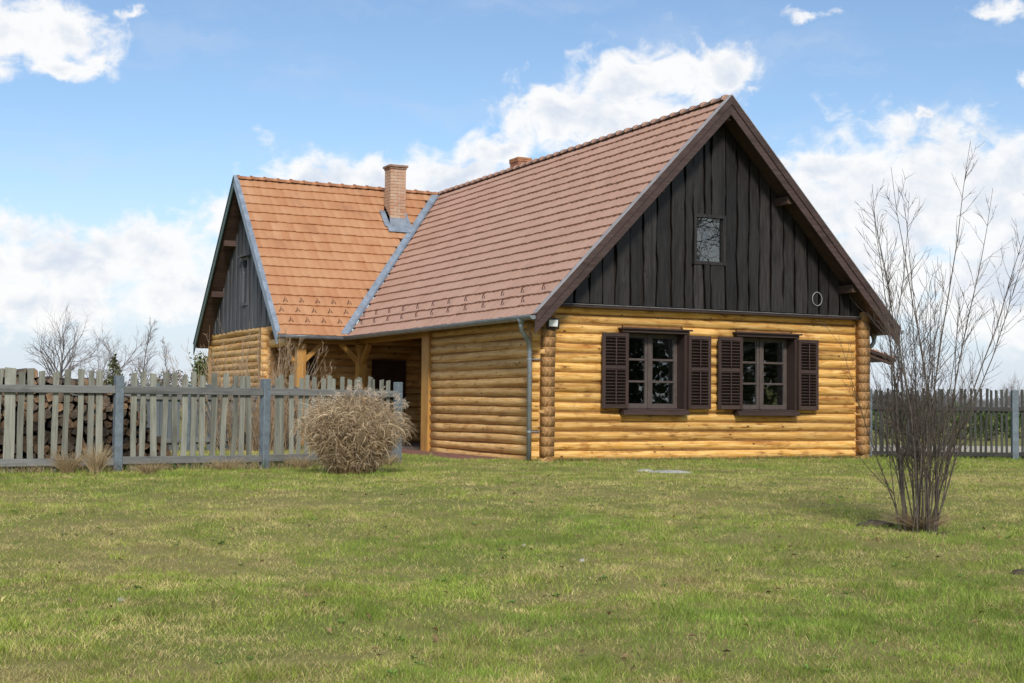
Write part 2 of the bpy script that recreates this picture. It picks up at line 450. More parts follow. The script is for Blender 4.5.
def stick(name, p0, p1, w, t, m, parent, jag=0.0, up=None):
    """squared timber from p0 to p1; grain along its own X"""
    p0, p1 = Vector(p0), Vector(p1); L = (p1 - p0).length
    b = MB(); b.box((0, -w / 2, -t / 2), (L, w / 2, t / 2))
    me = b.mesh(name, m)
    o = add(name, me, parent, p0)
    o.rotation_mode = 'QUATERNION'
    o.rotation_quaternion = (p1 - p0).to_track_quat('X', 'Z')
    bev(o, 0.006)
    return o

def bev(o, w=0.005, seg=1):
    md = o.modifiers.new('bevel', 'BEVEL'); md.width = w; md.segments = seg; md.limit_method = 'ANGLE'

# ------------------------------------------------------------------ ground
def gz(x, y):
    x = np.asarray(x, float); y = np.asarray(y, float)
    D = (x - CAM.x) * FH.x + (y - CAM.y) * FH.y
    t = np.clip((19.0 - D) / 15.0, 0, 1); t = t * t * (3 - 2 * t)
    near = np.exp(-((x + 3) ** 2 + (y + 5) ** 2) / 900.0)
    inside = ((x > -1.0) & (x < 7.2) & (y > 1.1) & (y < 17)) | ((x > 0.0) & (x < 7.0) & (y > 0.1) & (y < 3))
    bumps = (fbm(x * 0.8, y * 0.8, 3) - 0.5) * 0.09 + (fbm(x * 3.1, y * 3.1, 9) - 0.5) * 0.03
    amp = np.clip((20.5 - D) / 4.0, 0.15, 1)
    dd = np.maximum(np.hypot(x, y + 5) - 120, 0)
    return -0.45 * t * near + bumps * near * amp * np.where(inside, 0, 1) - np.where(inside, 0.04, 0.0) - 0.0

def ground_at(px, py):
    d = ray(px, py); t = 8.0
    z = 0.0
    for _ in range(40):
        t = (z - CAM.z) / d.z
        p = CAM + d * t
        z = float(gz(p.x, p.y))
    return Vector((p.x, p.y, z))

def on_plane(px, py, ax, v):
    d = ray(px, py); i = 'xyz'.index(ax)
    return CAM + d * ((v - CAM[i]) / d[i])

def lawn_patch(x, y):
    """0 = dry straw, 1 = fresh green"""
    a = fbm(x * 0.55 + 3, y * 0.55, 21, 4)
    b = fbm(x * 2.3, y * 2.3, 31, 3)
    c = fbm(x * 0.16, y * 0.16, 41, 2)
    g = 0.50 * a + 0.32 * b + 0.30 * c
    return np.clip((g - 0.40) / 0.32, 0, 1)

LUSH = [ground_at(360, 605), ground_at(140, 600), ground_at(25, 583), ground_at(370, 476), ground_at(965, 541), ground_at(900, 541),
        ground_at(230, 480), ground_at(440, 470), ground_at(760, 468), ground_at(900, 470), ground_at(450, 580), ground_at(580, 470)]
LUSH_R = [0.35, 0.45, 0.35, 0.9, 0.8, 0.5, 1.2, 1.0, 1.4, 1.5, 0.5, 1.2]
def lush(x, y):
    g = lawn_patch(x, y)
    for p, r in zip(LUSH, LUSH_R):
        g = np.maximum(g, 1.15 * np.exp(-(((x - p.x) ** 2 + (y - p.y) ** 2) / r ** 2)) * (0.55 + 0.6 * fbm(x * 4, y * 4, 77, 2)))
    return np.clip(g, 0, 1)

def make_ground():
    def axis(c, fine, n, out):
        a = np.linspace(-fine, fine, n)
        g = fine * np.geomspace(1.06, out / fine, 22)
        return np.concatenate([c - g[::-1], c + a, c + g])
    xs = axis(-1, 30, 181, 2500); ys = axis(-6, 30, 181, 2500)
    X, Y = np.meshgrid(xs, ys)
    Z = gz(X, Y)
    V = np.stack([X, Y, Z], -1).reshape(-1, 3)
    nx, ny = len(xs), len(ys)
    i = np.arange(ny - 1)[:, None] * nx + np.arange(nx - 1)[None, :]
    Q = np.stack([i, i + 1, i + 1 + nx, i + nx], -1).reshape(-1, 4)
    m, N, b = mat('lawn_ground')
    ge = N.n('ShaderNodeNewGeometry'); p = ge.outputs['Position']
    a = N.noise(p, 0.5, 5, 0.6); c = N.noise(p, 3.0, 5, 0.65); f = N.noise(p, 60, 4, 0.7)
    k = N.math('ADD', N.math('MULTIPLY', a, 0.6), N.math('MULTIPLY', c, 0.4))
    cl = N.mix(N.smooth(k, 0.40, 0.60), (0.31, 0.265, 0.100, 1), (0.19, 0.225, 0.05, 1))
    cl = N.mix(N.smooth(f, 0.35, 0.7), N.mix(0.5, cl, (0.07, 0.06, 0.028, 1)), cl)
    N.link(cl, b.inputs['Base Color']); b.inputs['Roughness'].default_value = 0.95; b.inputs['Specular IOR Level'].default_value = 0.1
    bump(N, b, f, 0.6, 0.02)
    o = add('ground', np_mesh('ground', V, quads=Q, m=m, smooth=True))
    tag(o, 'flat lawn ground running out to the fields', kind='structure')
make_ground()

def blades(pos, h, w, lean, colr, seg=2, curl=0.5):
    """many grass blades as numpy arrays: pos (n,3), h, w, lean (n), colr (n,3) -> verts, quads, tris, colors"""
    n = len(pos)
    az = RNG.uniform(0, 2 * np.pi, n)
    wa = RNG.uniform(0, 2 * np.pi, n)
    dx, dy = np.cos(az), np.sin(az)
    wx, wy = np.cos(wa) * w / 2, np.sin(wa) * w / 2
    V = np.zeros((n, 2 * seg + 1, 3), np.float32)
    for k in range(seg + 1):
        t = k / seg
        off = lean * h * (t ** (1 + curl))
        z = h * t * np.sqrt(np.maximum(1 - (lean * t * 0.6) ** 2, 0.12))
        cx = pos[:, 0] + dx * off; cy = pos[:, 1] + dy * off; cz = pos[:, 2] + z
        if k < seg:
            s = 1 - 0.45 * t
            V[:, 2 * k] = np.stack([cx - wx * s, cy - wy * s, cz], -1)
            V[:, 2 * k + 1] = np.stack([cx + wx * s, cy + wy * s, cz], -1)
        else:
            V[:, 2 * seg] = np.stack([cx, cy, cz], -1)
    b = np.arange(n)[:, None] * (2 * seg + 1)
    Q = np.concatenate([b + np.array([2 * k, 2 * k + 1, 2 * k + 3, 2 * k + 2]) for k in range(seg - 1)], 0) if seg > 1 else None
    T = b + np.array([2 * seg - 2, 2 * seg - 1, 2 * seg])
    C = np.repeat(colr[:, None, :], 2 * seg + 1, 1)
    return V.reshape(-1, 3), Q, T, C.reshape(-1, 3)

def house_keepout(x, y):
    k = (x > -0.16) & (x < 7.2) & (y > -0.16)
    k |= (x > -1.15) & (y > 1.0) & (x < 7.2)
    k |= (x > -2.0) & (y > 8.6)
    return k

def make_lawn():
    allp = []
    bands = [(4.3, 7.0, 9500, 2), (7.0, 10.0, 6200, 2), (10.0, 14.5, 4000, 1), (14.5, 20.0, 2300, 1), (20.0, 31.0, 1000, 1)]
    meshes = []
    for d0, d1, den, seg in bands:
        half0 = 0.40 * d1 + 1.0
        n = int((d1 - d0) * 2 * half0 * den)
        D = RNG.uniform(d0, d1, n); S = RNG.uniform(-half0, half0, n)
        k = np.abs(S) < 0.40 * D + 1.0
        D, S = D[k], S[k]
        x = CAM.x + FH.x * D + _r0.x * S; y = CAM.y + FH.y * D + _r0.y * S
        k = ~house_keepout(x, y)
        bare = fbm(x * 1.3, y * 1.3, 5, 3)
        k &= RNG.uniform(0, 1, len(x)) < np.clip((bare - 0.22) * 4.2, 0.4, 1)
        x, y, D = x[k], y[k], D[k]; n = len(x)
        g = lush(x, y)
        clump = fbm(x * 7, y * 7, 15, 2); tint = fbm(x * 2.9, y * 2.9, 63, 4); thatch = fbm(x * 5.5, y * 5.5, 87, 3)
        isg = RNG.uniform(0, 1, n) < np.clip(0.24 + 0.46 * g + 1.7 * (thatch - 0.47), 0.05, 0.95)
        h = np.where(isg, RNG.uniform(0.016, 0.040, n) * (0.75 + 0.9 * g), RNG.uniform(0.012, 0.042, n)) * (0.30 + 1.3 * clump) * (1 + 0.9 * np.clip((fbm(x * 3.3, y * 3.3, 135, 2) - .62) * 8, 0, 1))
        w = (0.0024 + 0.00026 * np.maximum(D - 5, 0)) * RNG.uniform(0.6, 1.3, n)
        lean = np.where(isg, RNG.uniform(0.2, 1.1, n), RNG.uniform(0.5, 1.45, n))
        v = 1.30 * (RNG.uniform(0.65, 1.35, n) * (0.74 + 0.62 * np.clip((tint - .25) * 1.6, 0, 1)))[:, None]
        t = RNG.uniform(0, 1, n)[:, None]
        green = np.array([0.16, 0.215, 0.030]) * (1 - t) + np.array([0.31, 0.345, 0.060]) * t
        gg = 0.55 * (g ** 2)[:, None]
        green = green * (1 - gg) + np.array([0.125, 0.215, 0.033]) * gg
        straw = np.array([0.50, 0.415, 0.185]) * (1 - t) + np.array([0.38, 0.31, 0.125]) * t
        C = np.where(isg[:, None], green, straw) * v
        z = gz(x, y) - 0.003
        meshes.append(blades(np.stack([x, y, z], -1), h, w, lean, C, seg))
    off = 0; VV, QQ, TT, CC = [], [], [], []
    for V, Q, T, C in meshes:
        VV.append(V); CC.append(C); TT.append(T + off)
        if Q is not None: QQ.append(Q + off)
        off += len(V)
    o = add('lawn_grass', np_mesh('lawn_grass', np.concatenate(VV), quads=np.concatenate(QQ), tris=np.concatenate(TT), m=MT['blade'], colors=np.concatenate(CC)))
    tag(o, 'short patchy lawn grass, half green and half straw', 'grass', kind='stuff')
make_lawn()

# far meadow and wood on the horizon
def far_wood(name, az0, az1, dist, hmin, hmax, colr, label, n=2600):
    """a far belt of bare trees: masses of thin upright twigs"""
    az = RNG.uniform(az0, az1, n); dd = dist * RNG.uniform(0.93, 1.07, n)
    top = hmin + (hmax - hmin) * fbm(az * 60, az * 0 + 3.3, 55, 5) ** 1.3
    zz = top * RNG.uniform(0.0, 0.75, n)
    cx = CAM.x + dd * (np.cos(az) * FH.x + np.sin(az) * _r0.x); cy = CAM.y + dd * (np.cos(az) * FH.y + np.sin(az) * _r0.y)
    L = top * RNG.uniform(.25, .45, n); w = 0.10 * RNG.uniform(.5, 1.5, n)
    a1 = RNG.uniform(0, 6.28, n); ln = RNG.normal(0, .35, n)
    base = np.stack([cx, cy, zz - .3], -1)
    tip = base + np.stack([np.cos(a1) * np.sin(ln) * L, np.sin(a1) * np.sin(ln) * L, L], -1)
    sd = np.stack([_r0.x * w, _r0.y * w, 0 * w], -1)
    V = np.stack([base - sd, base + sd, tip], 1)
    T = np.arange(n)[:, None] * 3 + np.arange(3)
    C = np.repeat((np.array(colr) * RNG.uniform(0.7, 1.3, n)[:, None])[:, None, :], 3, 1).reshape(-1, 3)
    o = add(name, np_mesh(name, V.reshape(-1, 3), tris=T, m=MT['leaf'], colors=C))
    tag(o, label, 'wood', kind='stuff')
far_wood('far_wood', 0.22, 0.7, 240, 2.0, 5.5, (0.17, 0.165, 0.17), 'far grey bare wood on the horizon beyond the right fence', 14000)
far_wood('far_wood', -0.7, -0.20, 220, 1.8, 5.5, (0.20, 0.18, 0.175), 'far grey bare wood on the horizon beyond the woodpile', 14000)

# gravel lane behind the right-hand fence
b = MB(); b.poly([(8.0, 2.4, 0.02), (45, -12.7, 0.02), (47, -7.1, 0.02), (10.3, 7.9, 0.02)])
o = b.build('lane', plain('pale_gravel', (0.40, 0.35, 0.28), 0.95, 0, 0.25, 3, 0.5)); tag(o, 'pale gravel lane behind the right fence', kind='structure')

# ------------------------------------------------------------------ the house
W, EV, OV = 6.9585, 0.4766, 0.658          # width, eave overhang, gable overhang
ZR, ZE, YR, LW, HL = 6.6025, 2.4884, 12.7931, 2.1234, 2.75
HF = W / 2 + EV
SL = math.hypot(HF, ZR - ZE); ct, st = HF / SL, (ZR - ZE) / SL; TAN = st / ct
XG = -1.66                                  # plane of the rear wing's log gable
house = empty('log_house')
tag(house, 'L-shaped log house with red tiled roofs and black board gables', 'house')

def log(p0, p1, r, parent, m='log', seg=None, mats=None, squared=False):
    p0, p1 = Vector(p0), Vector(p1); L = (p1 - p0).length
    seg = seg or max(2, int(L / 0.4)); r = r + random.uniform(-.006, .004)
    ph, a1, a2 = random.uniform(0, 9), random.uniform(0, 0.014), random.uniform(0, 0.010)
    tp = random.uniform(-0.012, 0.012)
    b = MB(); pts = []; rad = []
    for i in range(seg + 1):
        t = i / seg
        pts.append((L * t, a2 * math.sin(ph + t * 6), a1 * math.sin(ph * 2 + t * L * 1.1)))
        rad.append(r + tp * (t - 0.5) + random.uniform(-0.0045, 0.0045))
    b.tube(pts, rad, 14, True, 0, 1)
    if squared: b.box((-0.012, -0.098, -0.0845), (0.17, 0.098, 0.0845), 1)
    me = b.mesh('log', mats or [MT[m], MT['log_end']], True)
    o = add('log', me, parent, p0)
    o.rotation_mode = 'QUATERNION'; o.rotation_quaternion = (p1 - p0).to_track_quat('X', 'Z')
    return o

PITCH_L = 0.172; RL = 0.094
def grow(k, half=False): return 0.09 + PITCH_L * k + (PITCH_L / 2 if half else 0)

def part(name): return empty(name, (0, 0, 0), house)

# --- log walls
front = part('front_wall'); left = part('left_wall'); right = part('right_wall')
WINS = [(1.60, 2.83), (4.07, 5.32)]         # clear openings in the front wall
WZ0, WZ1 = 0.93, 2.29
for k in range(16):
    z = grow(k)
    if WZ0 - 0.09 < z < WZ1 + 0.04:
        xs = [(-0.24 - random.uniform(0, .03), WINS[0][0] - .035), (WINS[0][1] + .035, WINS[1][0] - .035), (WINS[1][1] + .035, W + 0.24 + random.uniform(0, .03))]
    else:
        xs = [(-0.24 - random.uniform(0, .03), W + 0.24 + random.uniform(0, .03))]
    for a, c in xs:
        log((a, 0, z), (c, 0, z), RL, front)
for k in range(-1, 16):
    z = grow(k, True)
    r = RL if k >= 0 else 0.085
    log((0, -0.27 - random.uniform(0, .02), z), (0, 4.8, z), r, left, 'log_side', squared=k >= 0)
    log((W, -0.27 - random.uniform(0, .02), z), (W, 8.0, z), r, right, 'log_side', squared=k >= 0)
# solid core between the rounds, so that no light leaks through
b = MB()
for a, c in ((0.05, WINS[0][0] - .03), (WINS[0][1] + .03, WINS[1][0] - .03), (WINS[1][1] + .03, W - 0.05)):
    b.box((a, -0.05, 0.0), (c, 0.06, HL))
for a, c in WINS:
    b.box((a, -0.05, 0.0), (c, 0.06, WZ0 - 0.04)); b.box((a, -0.05, WZ1 + 0.04), (c, 0.06, HL))
b.build('wall_core', MT['core'], front)
b = MB(); b.box((-0.05, 0.07, 0.0), (0.05, 4.78, HL)); b.build('wall_core', MT['core'], left)
b = MB(); b.box((W - 0.05, 0.07, 0.0), (W + 0.05, 16.2, HL)); b.build('wall_core', MT['core'], right)
# room behind the windows
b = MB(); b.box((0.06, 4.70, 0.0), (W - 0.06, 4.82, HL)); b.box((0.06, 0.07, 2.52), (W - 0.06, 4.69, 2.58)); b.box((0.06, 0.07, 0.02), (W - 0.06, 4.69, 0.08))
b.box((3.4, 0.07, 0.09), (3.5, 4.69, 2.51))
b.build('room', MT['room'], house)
b = MB(); b.box((-0.15, -0.150, -0.25), (W + 0.15, 0.07, 0.022)); b.box((-0.07, 0.072, -0.25), (0.07, 4.9, 0.015)); b.box((W - 0.07, 0.072, -0.25), (W + 0.07, 16.2, 0.015))
b.build('plinth', MT['plinth'], house)

# --- porch, recess and rear wing walls
porch_wall = part('porch_wall')
for k in range(16):
    log((XG - 0.25, 11.0, grow(k)), (2.6, 11.0, grow(k)), RL, porch_wall, 'log_side', mats=[MT['log_side'], MT['log_end']])
b = MB(); b.box((XG, 10.98, 0), (2.6, 11.08, HL)); b.build('wall_core', MT['core'], porch_wall)
recess = part('recess_wall')
for k in range(16):
    log((2.5, 4.83, grow(k, True)), (2.5, 11.0, grow(k, True)), RL, recess, 'log_side')
b = MB(); b.box((2.5, 4.83, 0), (2.6, 11.0, HL)); b.build('wall_core', MT['core'], recess)
wing = part('wing_wall')
for k in range(16):
    y0 = 10.75 if k < 15 else 9.9
    log((XG, y0, grow(k, True)), (XG, 16.55, grow(k, True)), RL, wing, 'log_side')
log((XG - .02, 8.98, 2.375), (XG - .02, 10.9, 2.375), 0.10, wing, 'log_side')
b = MB(); b.box((XG - 0.05, 11.05, 0), (XG + 0.05, 16.3, HL)); b.build('wall_core', MT['core'], wing)
b = MB(); b.box((XG - 0.05, 16.31, 0), (W, 16.40, HL)); b.build('rear_wall', MT['dark'], house)
# recess ceiling and porch ceiling boards
b = MB(); b.box((0.06, 4.83, 2.62), (2.5, 11.0, 2.66)); b.box((XG + .06, 9.3, 2.62), (0.055, 11.0, 2.66)); b.build('porch_ceiling', MT['soffit'], house)

def post(x0, y0, x1, y1, z1, name='post', z0=-0.02):
    b = MB(); b.box((-(x1 - x0) / 2, -(y1 - y0) / 2, 0), ((x1 - x0) / 2, (y1 - y0) / 2, z1 - z0))
    o = b.build(name, MT['post'], house); o.location = ((x0 + x1) / 2, (y0 + y1) / 2, z0); bev(o, 0.012, 2); return o
post(-1.58, 9.10, -1.36, 9.32, 2.34)
post(-0.10, 9.10, 0.12, 9.32, 2.34)
post(-0.13, 4.815, 0.13, 5.20, 2.62)
post(XG - 0.1, 16.45, XG + 0.12, 16.67, 2.5)
stick('beam', (-1.85, 9.21, 2.44), (0.15, 9.21, 2.44), 0.18, 0.20, MT['beam'], house)
stick('beam', (0.01, 5.205, 2.46), (0.01, 9.11, 2.46), 0.18, 0.20, MT['beam'], house)
stick('brace', (-1.42, 9.21, 1.90), (-0.95, 9.21, 2.36), 0.11, 0.11, MT['beam'], house)
stick('brace', (-0.02, 9.21, 1.90), (-0.50, 9.21, 2.36), 0.11, 0.11, MT['beam'], house)
stick('brace', (0.01, 9.16, 1.90), (0.01, 8.65, 2.36), 0.11, 0.11, MT['beam'], house)
stick('brace', (XG + .08, 9.28, 1.90), (XG + .08, 9.85, 2.46), 0.10, 0.10, MT['beam'], house)
# little window in the porch wall, and a door in the recess
b = MB(); b.box((-1.05, 10.86, 1.55), (-0.55, 10.90, 2.10)); o = b.build('window', MT['sash'], house)
b = MB(); b.box((-1.00, 10.850, 1.60), (-0.60, 10.857, 2.05)); b.build('pane', MT['glass'], o)
b = MB(); b.box((0.9, 10.85, 0.02), (1.8, 10.90, 2.05)); o = b.build('door', MT['brown'], house)
b = MB(); b.tube([(1.7, 10.85, 1.0), (1.7, 10.78, 1.0), (1.58, 10.78, 1.0)], 0.012, 6); b.build('handle', MT['metal'], o)

# --- roof decks
roof = part('roof')
def slope_pt(O, A, S, Nn, a, s, n=0.0): return O + A * a + S * s + Nn * n
front_l = (Vector((-EV, -OV, ZE)), Vector((0, 1, 0)), Vector((ct, 0, st)), Vector((-st, 0, ct)))
front_r = (Vector((W + EV, -OV, ZE)), Vector((0, 1, 0)), Vector((-ct, 0, st)), Vector((st, 0, ct)))
rear_n = (Vector((-LW, YR - HF, ZE)), Vector((1, 0, 0)), Vector((0, ct, st)), Vector((0, -st, ct)))
rear_f = (Vector((-LW, YR + HF, ZE)), Vector((1, 0, 0)), Vector((0, -ct, st)), Vector((0, st, ct)))
def deck(fr, poly, n0, n1, m, name):
    O, A, S, Nn = fr
    pts = [slope_pt(O, A, S, Nn, a, s, n0) for a, s in poly]
    nn = (pts[1] - pts[0]).cross(pts[2] - pts[0])
    if nn.dot(Nn) < 0: pts.reverse()
    b = MB(); b.prism(pts, Nn * (n0 - n1)); return b.build(name, m, roof)
Yv = YR - HF + OV; Yf = YR + OV; Ye = YR + HF + OV
deck(front_l, [(0.03, 0.03), (Yv - 0.02, 0.03), (Yf - 0.02, SL - .005), (0.03, SL - .005)], -0.015, -0.10, MT['soffit'], 'deck')
deck(front_l, [(Ye, 0.03), (Ye, SL - .005), (Yf + 0.02, SL - .005), (Ye - 0.02, 0.03)], -0.015, -0.10, MT['soffit'], 'deck')
deck(front_r, [(0.03, 0.03), (Ye, 0.03), (Ye, SL - .005), (0.03, SL - .005)], -0.015, -0.10, MT['soffit'], 'deck')
deck(rear_n, [(0.03, 0.03), (LW - EV + .0, 0.03), (LW + W / 2, SL - .005), (0.03, SL - .005)], -0.017, -0.10, MT['soffit'], 'deck')
deck(rear_f, [(0.03, 0.03), (LW - EV + .0, 0.03), (LW + W / 2, SL - .005), (0.03, SL - .005)], -0.017, -0.10, MT['soffit'], 'deck')

# --- tiles
def tile_proto(tw, th, wave, m, tone, ncurve=6, scallop=0.022):
    """one interlocking tile: local X across, Y up the slope, Z out"""
    v = []; f = []
    xs = np.linspace(-tw / 2, tw / 2, ncurve + 1)
    prof = wave * (0.5 - 0.5 * np.cos(2 * np.pi * (xs / tw + 0.5)))
    scal = -scallop * (0.5 - 0.5 * np.cos(2 * np.pi * (xs / tw + 0.5)))
    k = ncurve + 1
    for i in range(k): v.append((xs[i], scal[i], 0.044 + prof[i]))            # tail, top face
    for i in range(k): v.append((xs[i], th, 0.004 + prof[i]))                 # head
    for i in range(k): v.append((xs[i], scal[i] + 0.002, 0.004 + prof[i] * 0.6))  # tail, under edge
    for i in range(ncurve):
        f.append((i, i + 1, k + i + 1, k + i)); f.append((2 * k + i, 2 * k + i + 1, i + 1, i))
    f.append((0, k, 2 * k)); f.append((k - 1, 3 * k - 1, 2 * k - 1))
    return v, f

def tile_mesh_from(vs, fs, tones, m):
    me = bpy.data.meshes.new('tile'); me.from_pydata(vs, [], fs); me.materials.append(m)
    at = me.attributes.new('tone', 'FLOAT', 'POINT'); at.data.foreach_set('value', np.asarray(tones, np.float32))
    me.polygons.foreach_set('use_smooth', [False] * len(fs))
    me.update(); return me

def spots(fr, courses, tw, inside):
    O, A, S, Nn = fr; ex = SL / courses; out = []
    for c in range(courses):
        s = c * ex
        na = int(16.5 / tw) + 1
        for i in range(na):
            a = (i + 0.5) * tw
            if inside(a, s + ex * 0.5, tw):
                out.append((a, s))
    return out, ex
VALW = 0.0
fl, ex_f = spots(front_l, 20, 0.205, lambda a, s, t: a > 0.05 and a + t * 0.5 < Yv + s * ct - VALW)
rn, ex_r = spots(rear_n, 17, 0.195, lambda a, s, t: a > 0.05 and a + t * 0.5 < (LW - EV) + s * ct - VALW)
fr_, _ = spots(front_r, 20, 0.205, lambda a, s, t: a < Ye - .1)
rf, _ = spots(rear_f, 17, 0.195, lambda a, s, t: a + t * 0.5 < (LW - EV) + s * ct - VALW)
cand = []
for nm, lst, fr in (('f', fl, front_l), ('r', rn, rear_n)):
    for (a, s) in lst:
        p = slope_pt(*fr, a, s); d = p - CAM
        cand.append((abs(fr[3].dot(d.normalized())) / d.length_squared, nm, a, s))
cand.sort(reverse=True)
chosen = {(c[1], c[2], c[3]) for c in cand[:296]}
def tile_set(nm, lst, fr, ex, tw, wave, m):
    O, A, S, Nn = fr
    v0, f0 = tile_proto(tw, ex + 0.05, wave, m, 0)
    v0 = np.array(v0)
    protos = [tile_mesh_from([tuple(q) for q in v0], f0, [t] * len(v0), m) for t in np.linspace(0, 1, 8)]
    B = np.array([A, S, Nn]).T
    hand = A.cross(S).dot(Nn)
    vs = []; fs = []; ts = []
    rot = Matrix((A if hand > 0 else -A, S, Nn)).transposed().to_quaternion()
    Ax = A if hand > 0 else -A
    Bm = np.array([Ax, S, Nn]).T
    for (a, s) in lst:
        jit = random.uniform(-0.009, 0.009); jn = random.uniform(0, 0.008)
        p = slope_pt(O, A, S, Nn, a, s + jit, jn)
        tone = min(1, max(0, random.gauss(0.5, 0.27)))
        if (nm, a, s) in chosen:
            o = add('tile', protos[int(round(tone * 7))], roof, p)
            o.rotation_mode = 'QUATERNION'; o.rotation_quaternion = rot
        else:
            n = len(vs) * len(v0)
            vs.append(v0 @ Bm.T + np.array(p)); ts += [tone] * len(v0)
            fs += [tuple(n + i for i in q) for q in f0]
    if vs:
        me = tile_mesh_from([tuple(q) for q in np.concatenate(vs)], fs, ts, m)
        tag(add('tile_field', me, roof), kind='stuff')
tile_set('f', fl, front_l, ex_f, 0.205, 0.009, MT['tile_pink'])
tile_set('r', rn, rear_n, ex_r, 0.195, 0.012, MT['tile_orange'])
tile_set('x', fr_, front_r, ex_f, 0.205, 0.009, MT['tile_pink'])
tile_set('y', rf, rear_f, ex_r, 0.195, 0.012, MT['tile_orange'])

# --- ridge tiles: overlapping half rounds
def ridge_proto(L, m):
    b = MB(); n = 8
    rings = [(0, 0.128, 0.012), (0.05, 0.128, 0.012), (0.055, 0.110, 0.0), (L, 0.100, 0.0)]
    vs = []; 
    for (x, r, dz) in rings:
        for k in range(n + 1):
            a = math.pi * k / n
            vs.append((x, -math.cos(a) * r, math.sin(a) * r * 0.82 - 0.03 + dz * 0.3))
    b.v = vs
    for i in range(3):
        for k in range(n):
            q = i * (n + 1) + k
            b.f.append((q, q + n + 1, q + n + 2, q + 1)); b.m.append(0)
    b.f.append(tuple(range(n, -1, -1))); b.m.append(0)
    return b.mesh('ridge_tile', m, True)
rp = ridge_proto(0.37, MT['ridge_pink']); ro = ridge_proto(0.37, MT['ridge_orange'])
y = -OV + 0.10
while y < YR - 0.1:
    add('ridge_tile', rp, roof, (W / 2, y, ZR + 0.02 + random.uniform(-.004, .006)), (0, 0, math.pi / 2)); y += 0.345
x = -LW + 0.05
while x < W / 2 - 0.2:
    add('ridge_tile', ro, roof, (x, YR, ZR + 0.02 + random.uniform(-.004, .006))); x += 0.345

# --- snow guards: small folded hooks on the lower courses
b = MB(); b.tube([(-0.055, 0.0, 0.02), (-0.01, 0.05, 0.075), (0.0, 0.14, 0.045)], 0.008, 4); b.tube([(0.055, 0.0, 0.02), (0.01, 0.05, 0.075)], 0.008, 4)
gm = b.mesh('snow_guard', MT['guard'])
def guards(fr, ex, tw, rows, a0, a1f, step, off):
    O, A, S, Nn = fr; hand = A.cross(S).dot(Nn); Ax = A if hand > 0 else -A
    q = Matrix((Ax, S, Nn)).transposed().to_quaternion()
    for ri in rows:
        a = a0 + off * (ri % 2); s = ri * ex + 0.07
        while a < a1f(s):
            o = add('snow_guard', gm, roof, slope_pt(O, A, S, Nn, a, s, 0.035)); o.rotation_mode = 'QUATERNION'; o.rotation_quaternion = q
            a += step
guards(front_l, ex_f, 0.205, (1, 2), 0.50, lambda s: Yv + s * ct - 0.4, 0.82, 0.41)
guards(rear_n, ex_r, 0.195, (1, 2, 3), 0.22, lambda s: LW - EV + s * ct - 0.35, 0.39, 0.16)

# --- valley, verge trims, barge boards
def strip(fr, a0s0, a1s1, width, n, m, name, dirv):
    O, A, S, Nn = fr
    p0 = slope_pt(O, A, S, Nn, a0s0[0], a0s0[1], n); p1 = slope_pt(O, A, S, Nn, a1s1[0], a1s1[1], n)
    b = MB(); b.prism([p0, p1, p1 + dirv * width, p0 + dirv * width], Nn * 0.004); return b
vb0 = Vector((-EV, YR - HF, ZE)); vb1 = Vector((W / 2, YR, ZR))
b = MB()
nl, nr = front_l[3], rear_n[3]
up = Vector((0, 0, 0.085))
b.prism([vb0 + up, vb1 + up, vb1 + up + Vector((0, -0.16, 0)), vb0 + up + Vector((0, -0.16, 0))], Vector((0, 0, 0.006)))
b.prism([vb0 + up, vb0 + up + Vector((-0.16, 0, 0)), vb1 + up + Vector((-0.16, 0, 0)), vb1 + up], Vector((0, 0, 0.006)))
vd = (vb1 - vb0).normalized()
b.tube([vb0 + Vector((0, 0, .088)), vb1 + Vector((0, 0, .088))], 0.012, 6)
b.build('valley_flashing', MT['metal_blue'], roof)

def barge(x0, z0, x1, z1, yf, yb, top, bot, m, name, parent):
    """board in a plane of constant y following the slope; top/bot measured vertically"""
    p0 = Vector((x0, 0, z0)); p1 = Vector((x1, 0, z1))
    b = MB()
    a = [Vector((x0, yf, z0 + top)), Vector((x0, yf, z0 + bot)), Vector((x1, yf, z1 + bot)), Vector((x1, yf, z1 + top))]
    nn = (a[1] - a[0]).cross(a[2] - a[0])
    if nn.y > 0: a.reverse()
    b.prism(a, Vector((0, yf - yb, 0)))
    return b.build(name, m, parent)
bt, bb = 0.05, -0.29
o = barge(-EV - 0.02, ZE - 0.02 * TAN, W / 2 - 0.001, ZR, -OV - 0.035, -OV + 0.0, bt, bb, MT['barge'], 'barge_board', roof)
o = barge(W + EV + 0.02, ZE - 0.02 * TAN, W / 2 + 0.001, ZR, -OV - 0.035, -OV + 0.0, bt, bb, MT['barge'], 'barge_board', roof)
o = barge(W + EV + 0.0, ZE, W / 2 + 0.001, ZR, -OV - 0.058, -OV - 0.0365, 0.055, -0.10, MT['barge'], 'barge_board', roof)
o = barge(-EV - 0.0, ZE, W / 2 - 0.001, ZR, -OV - 0.058, -OV - 0.0365, 0.055, -0.10, MT['barge'], 'barge_board', roof)
for sx in (-1, 1):                                                     # pale metal verge on top of the boards
    xe = -EV - 0.03 if sx < 0 else W + EV + 0.03
    barge(xe, ZE - 0.03 * TAN, W / 2 + sx * 0.001, ZR, -OV - 0.066, -OV + 0.06, 0.078, 0.060, MT['metal_trim'], 'verge_trim', roof)
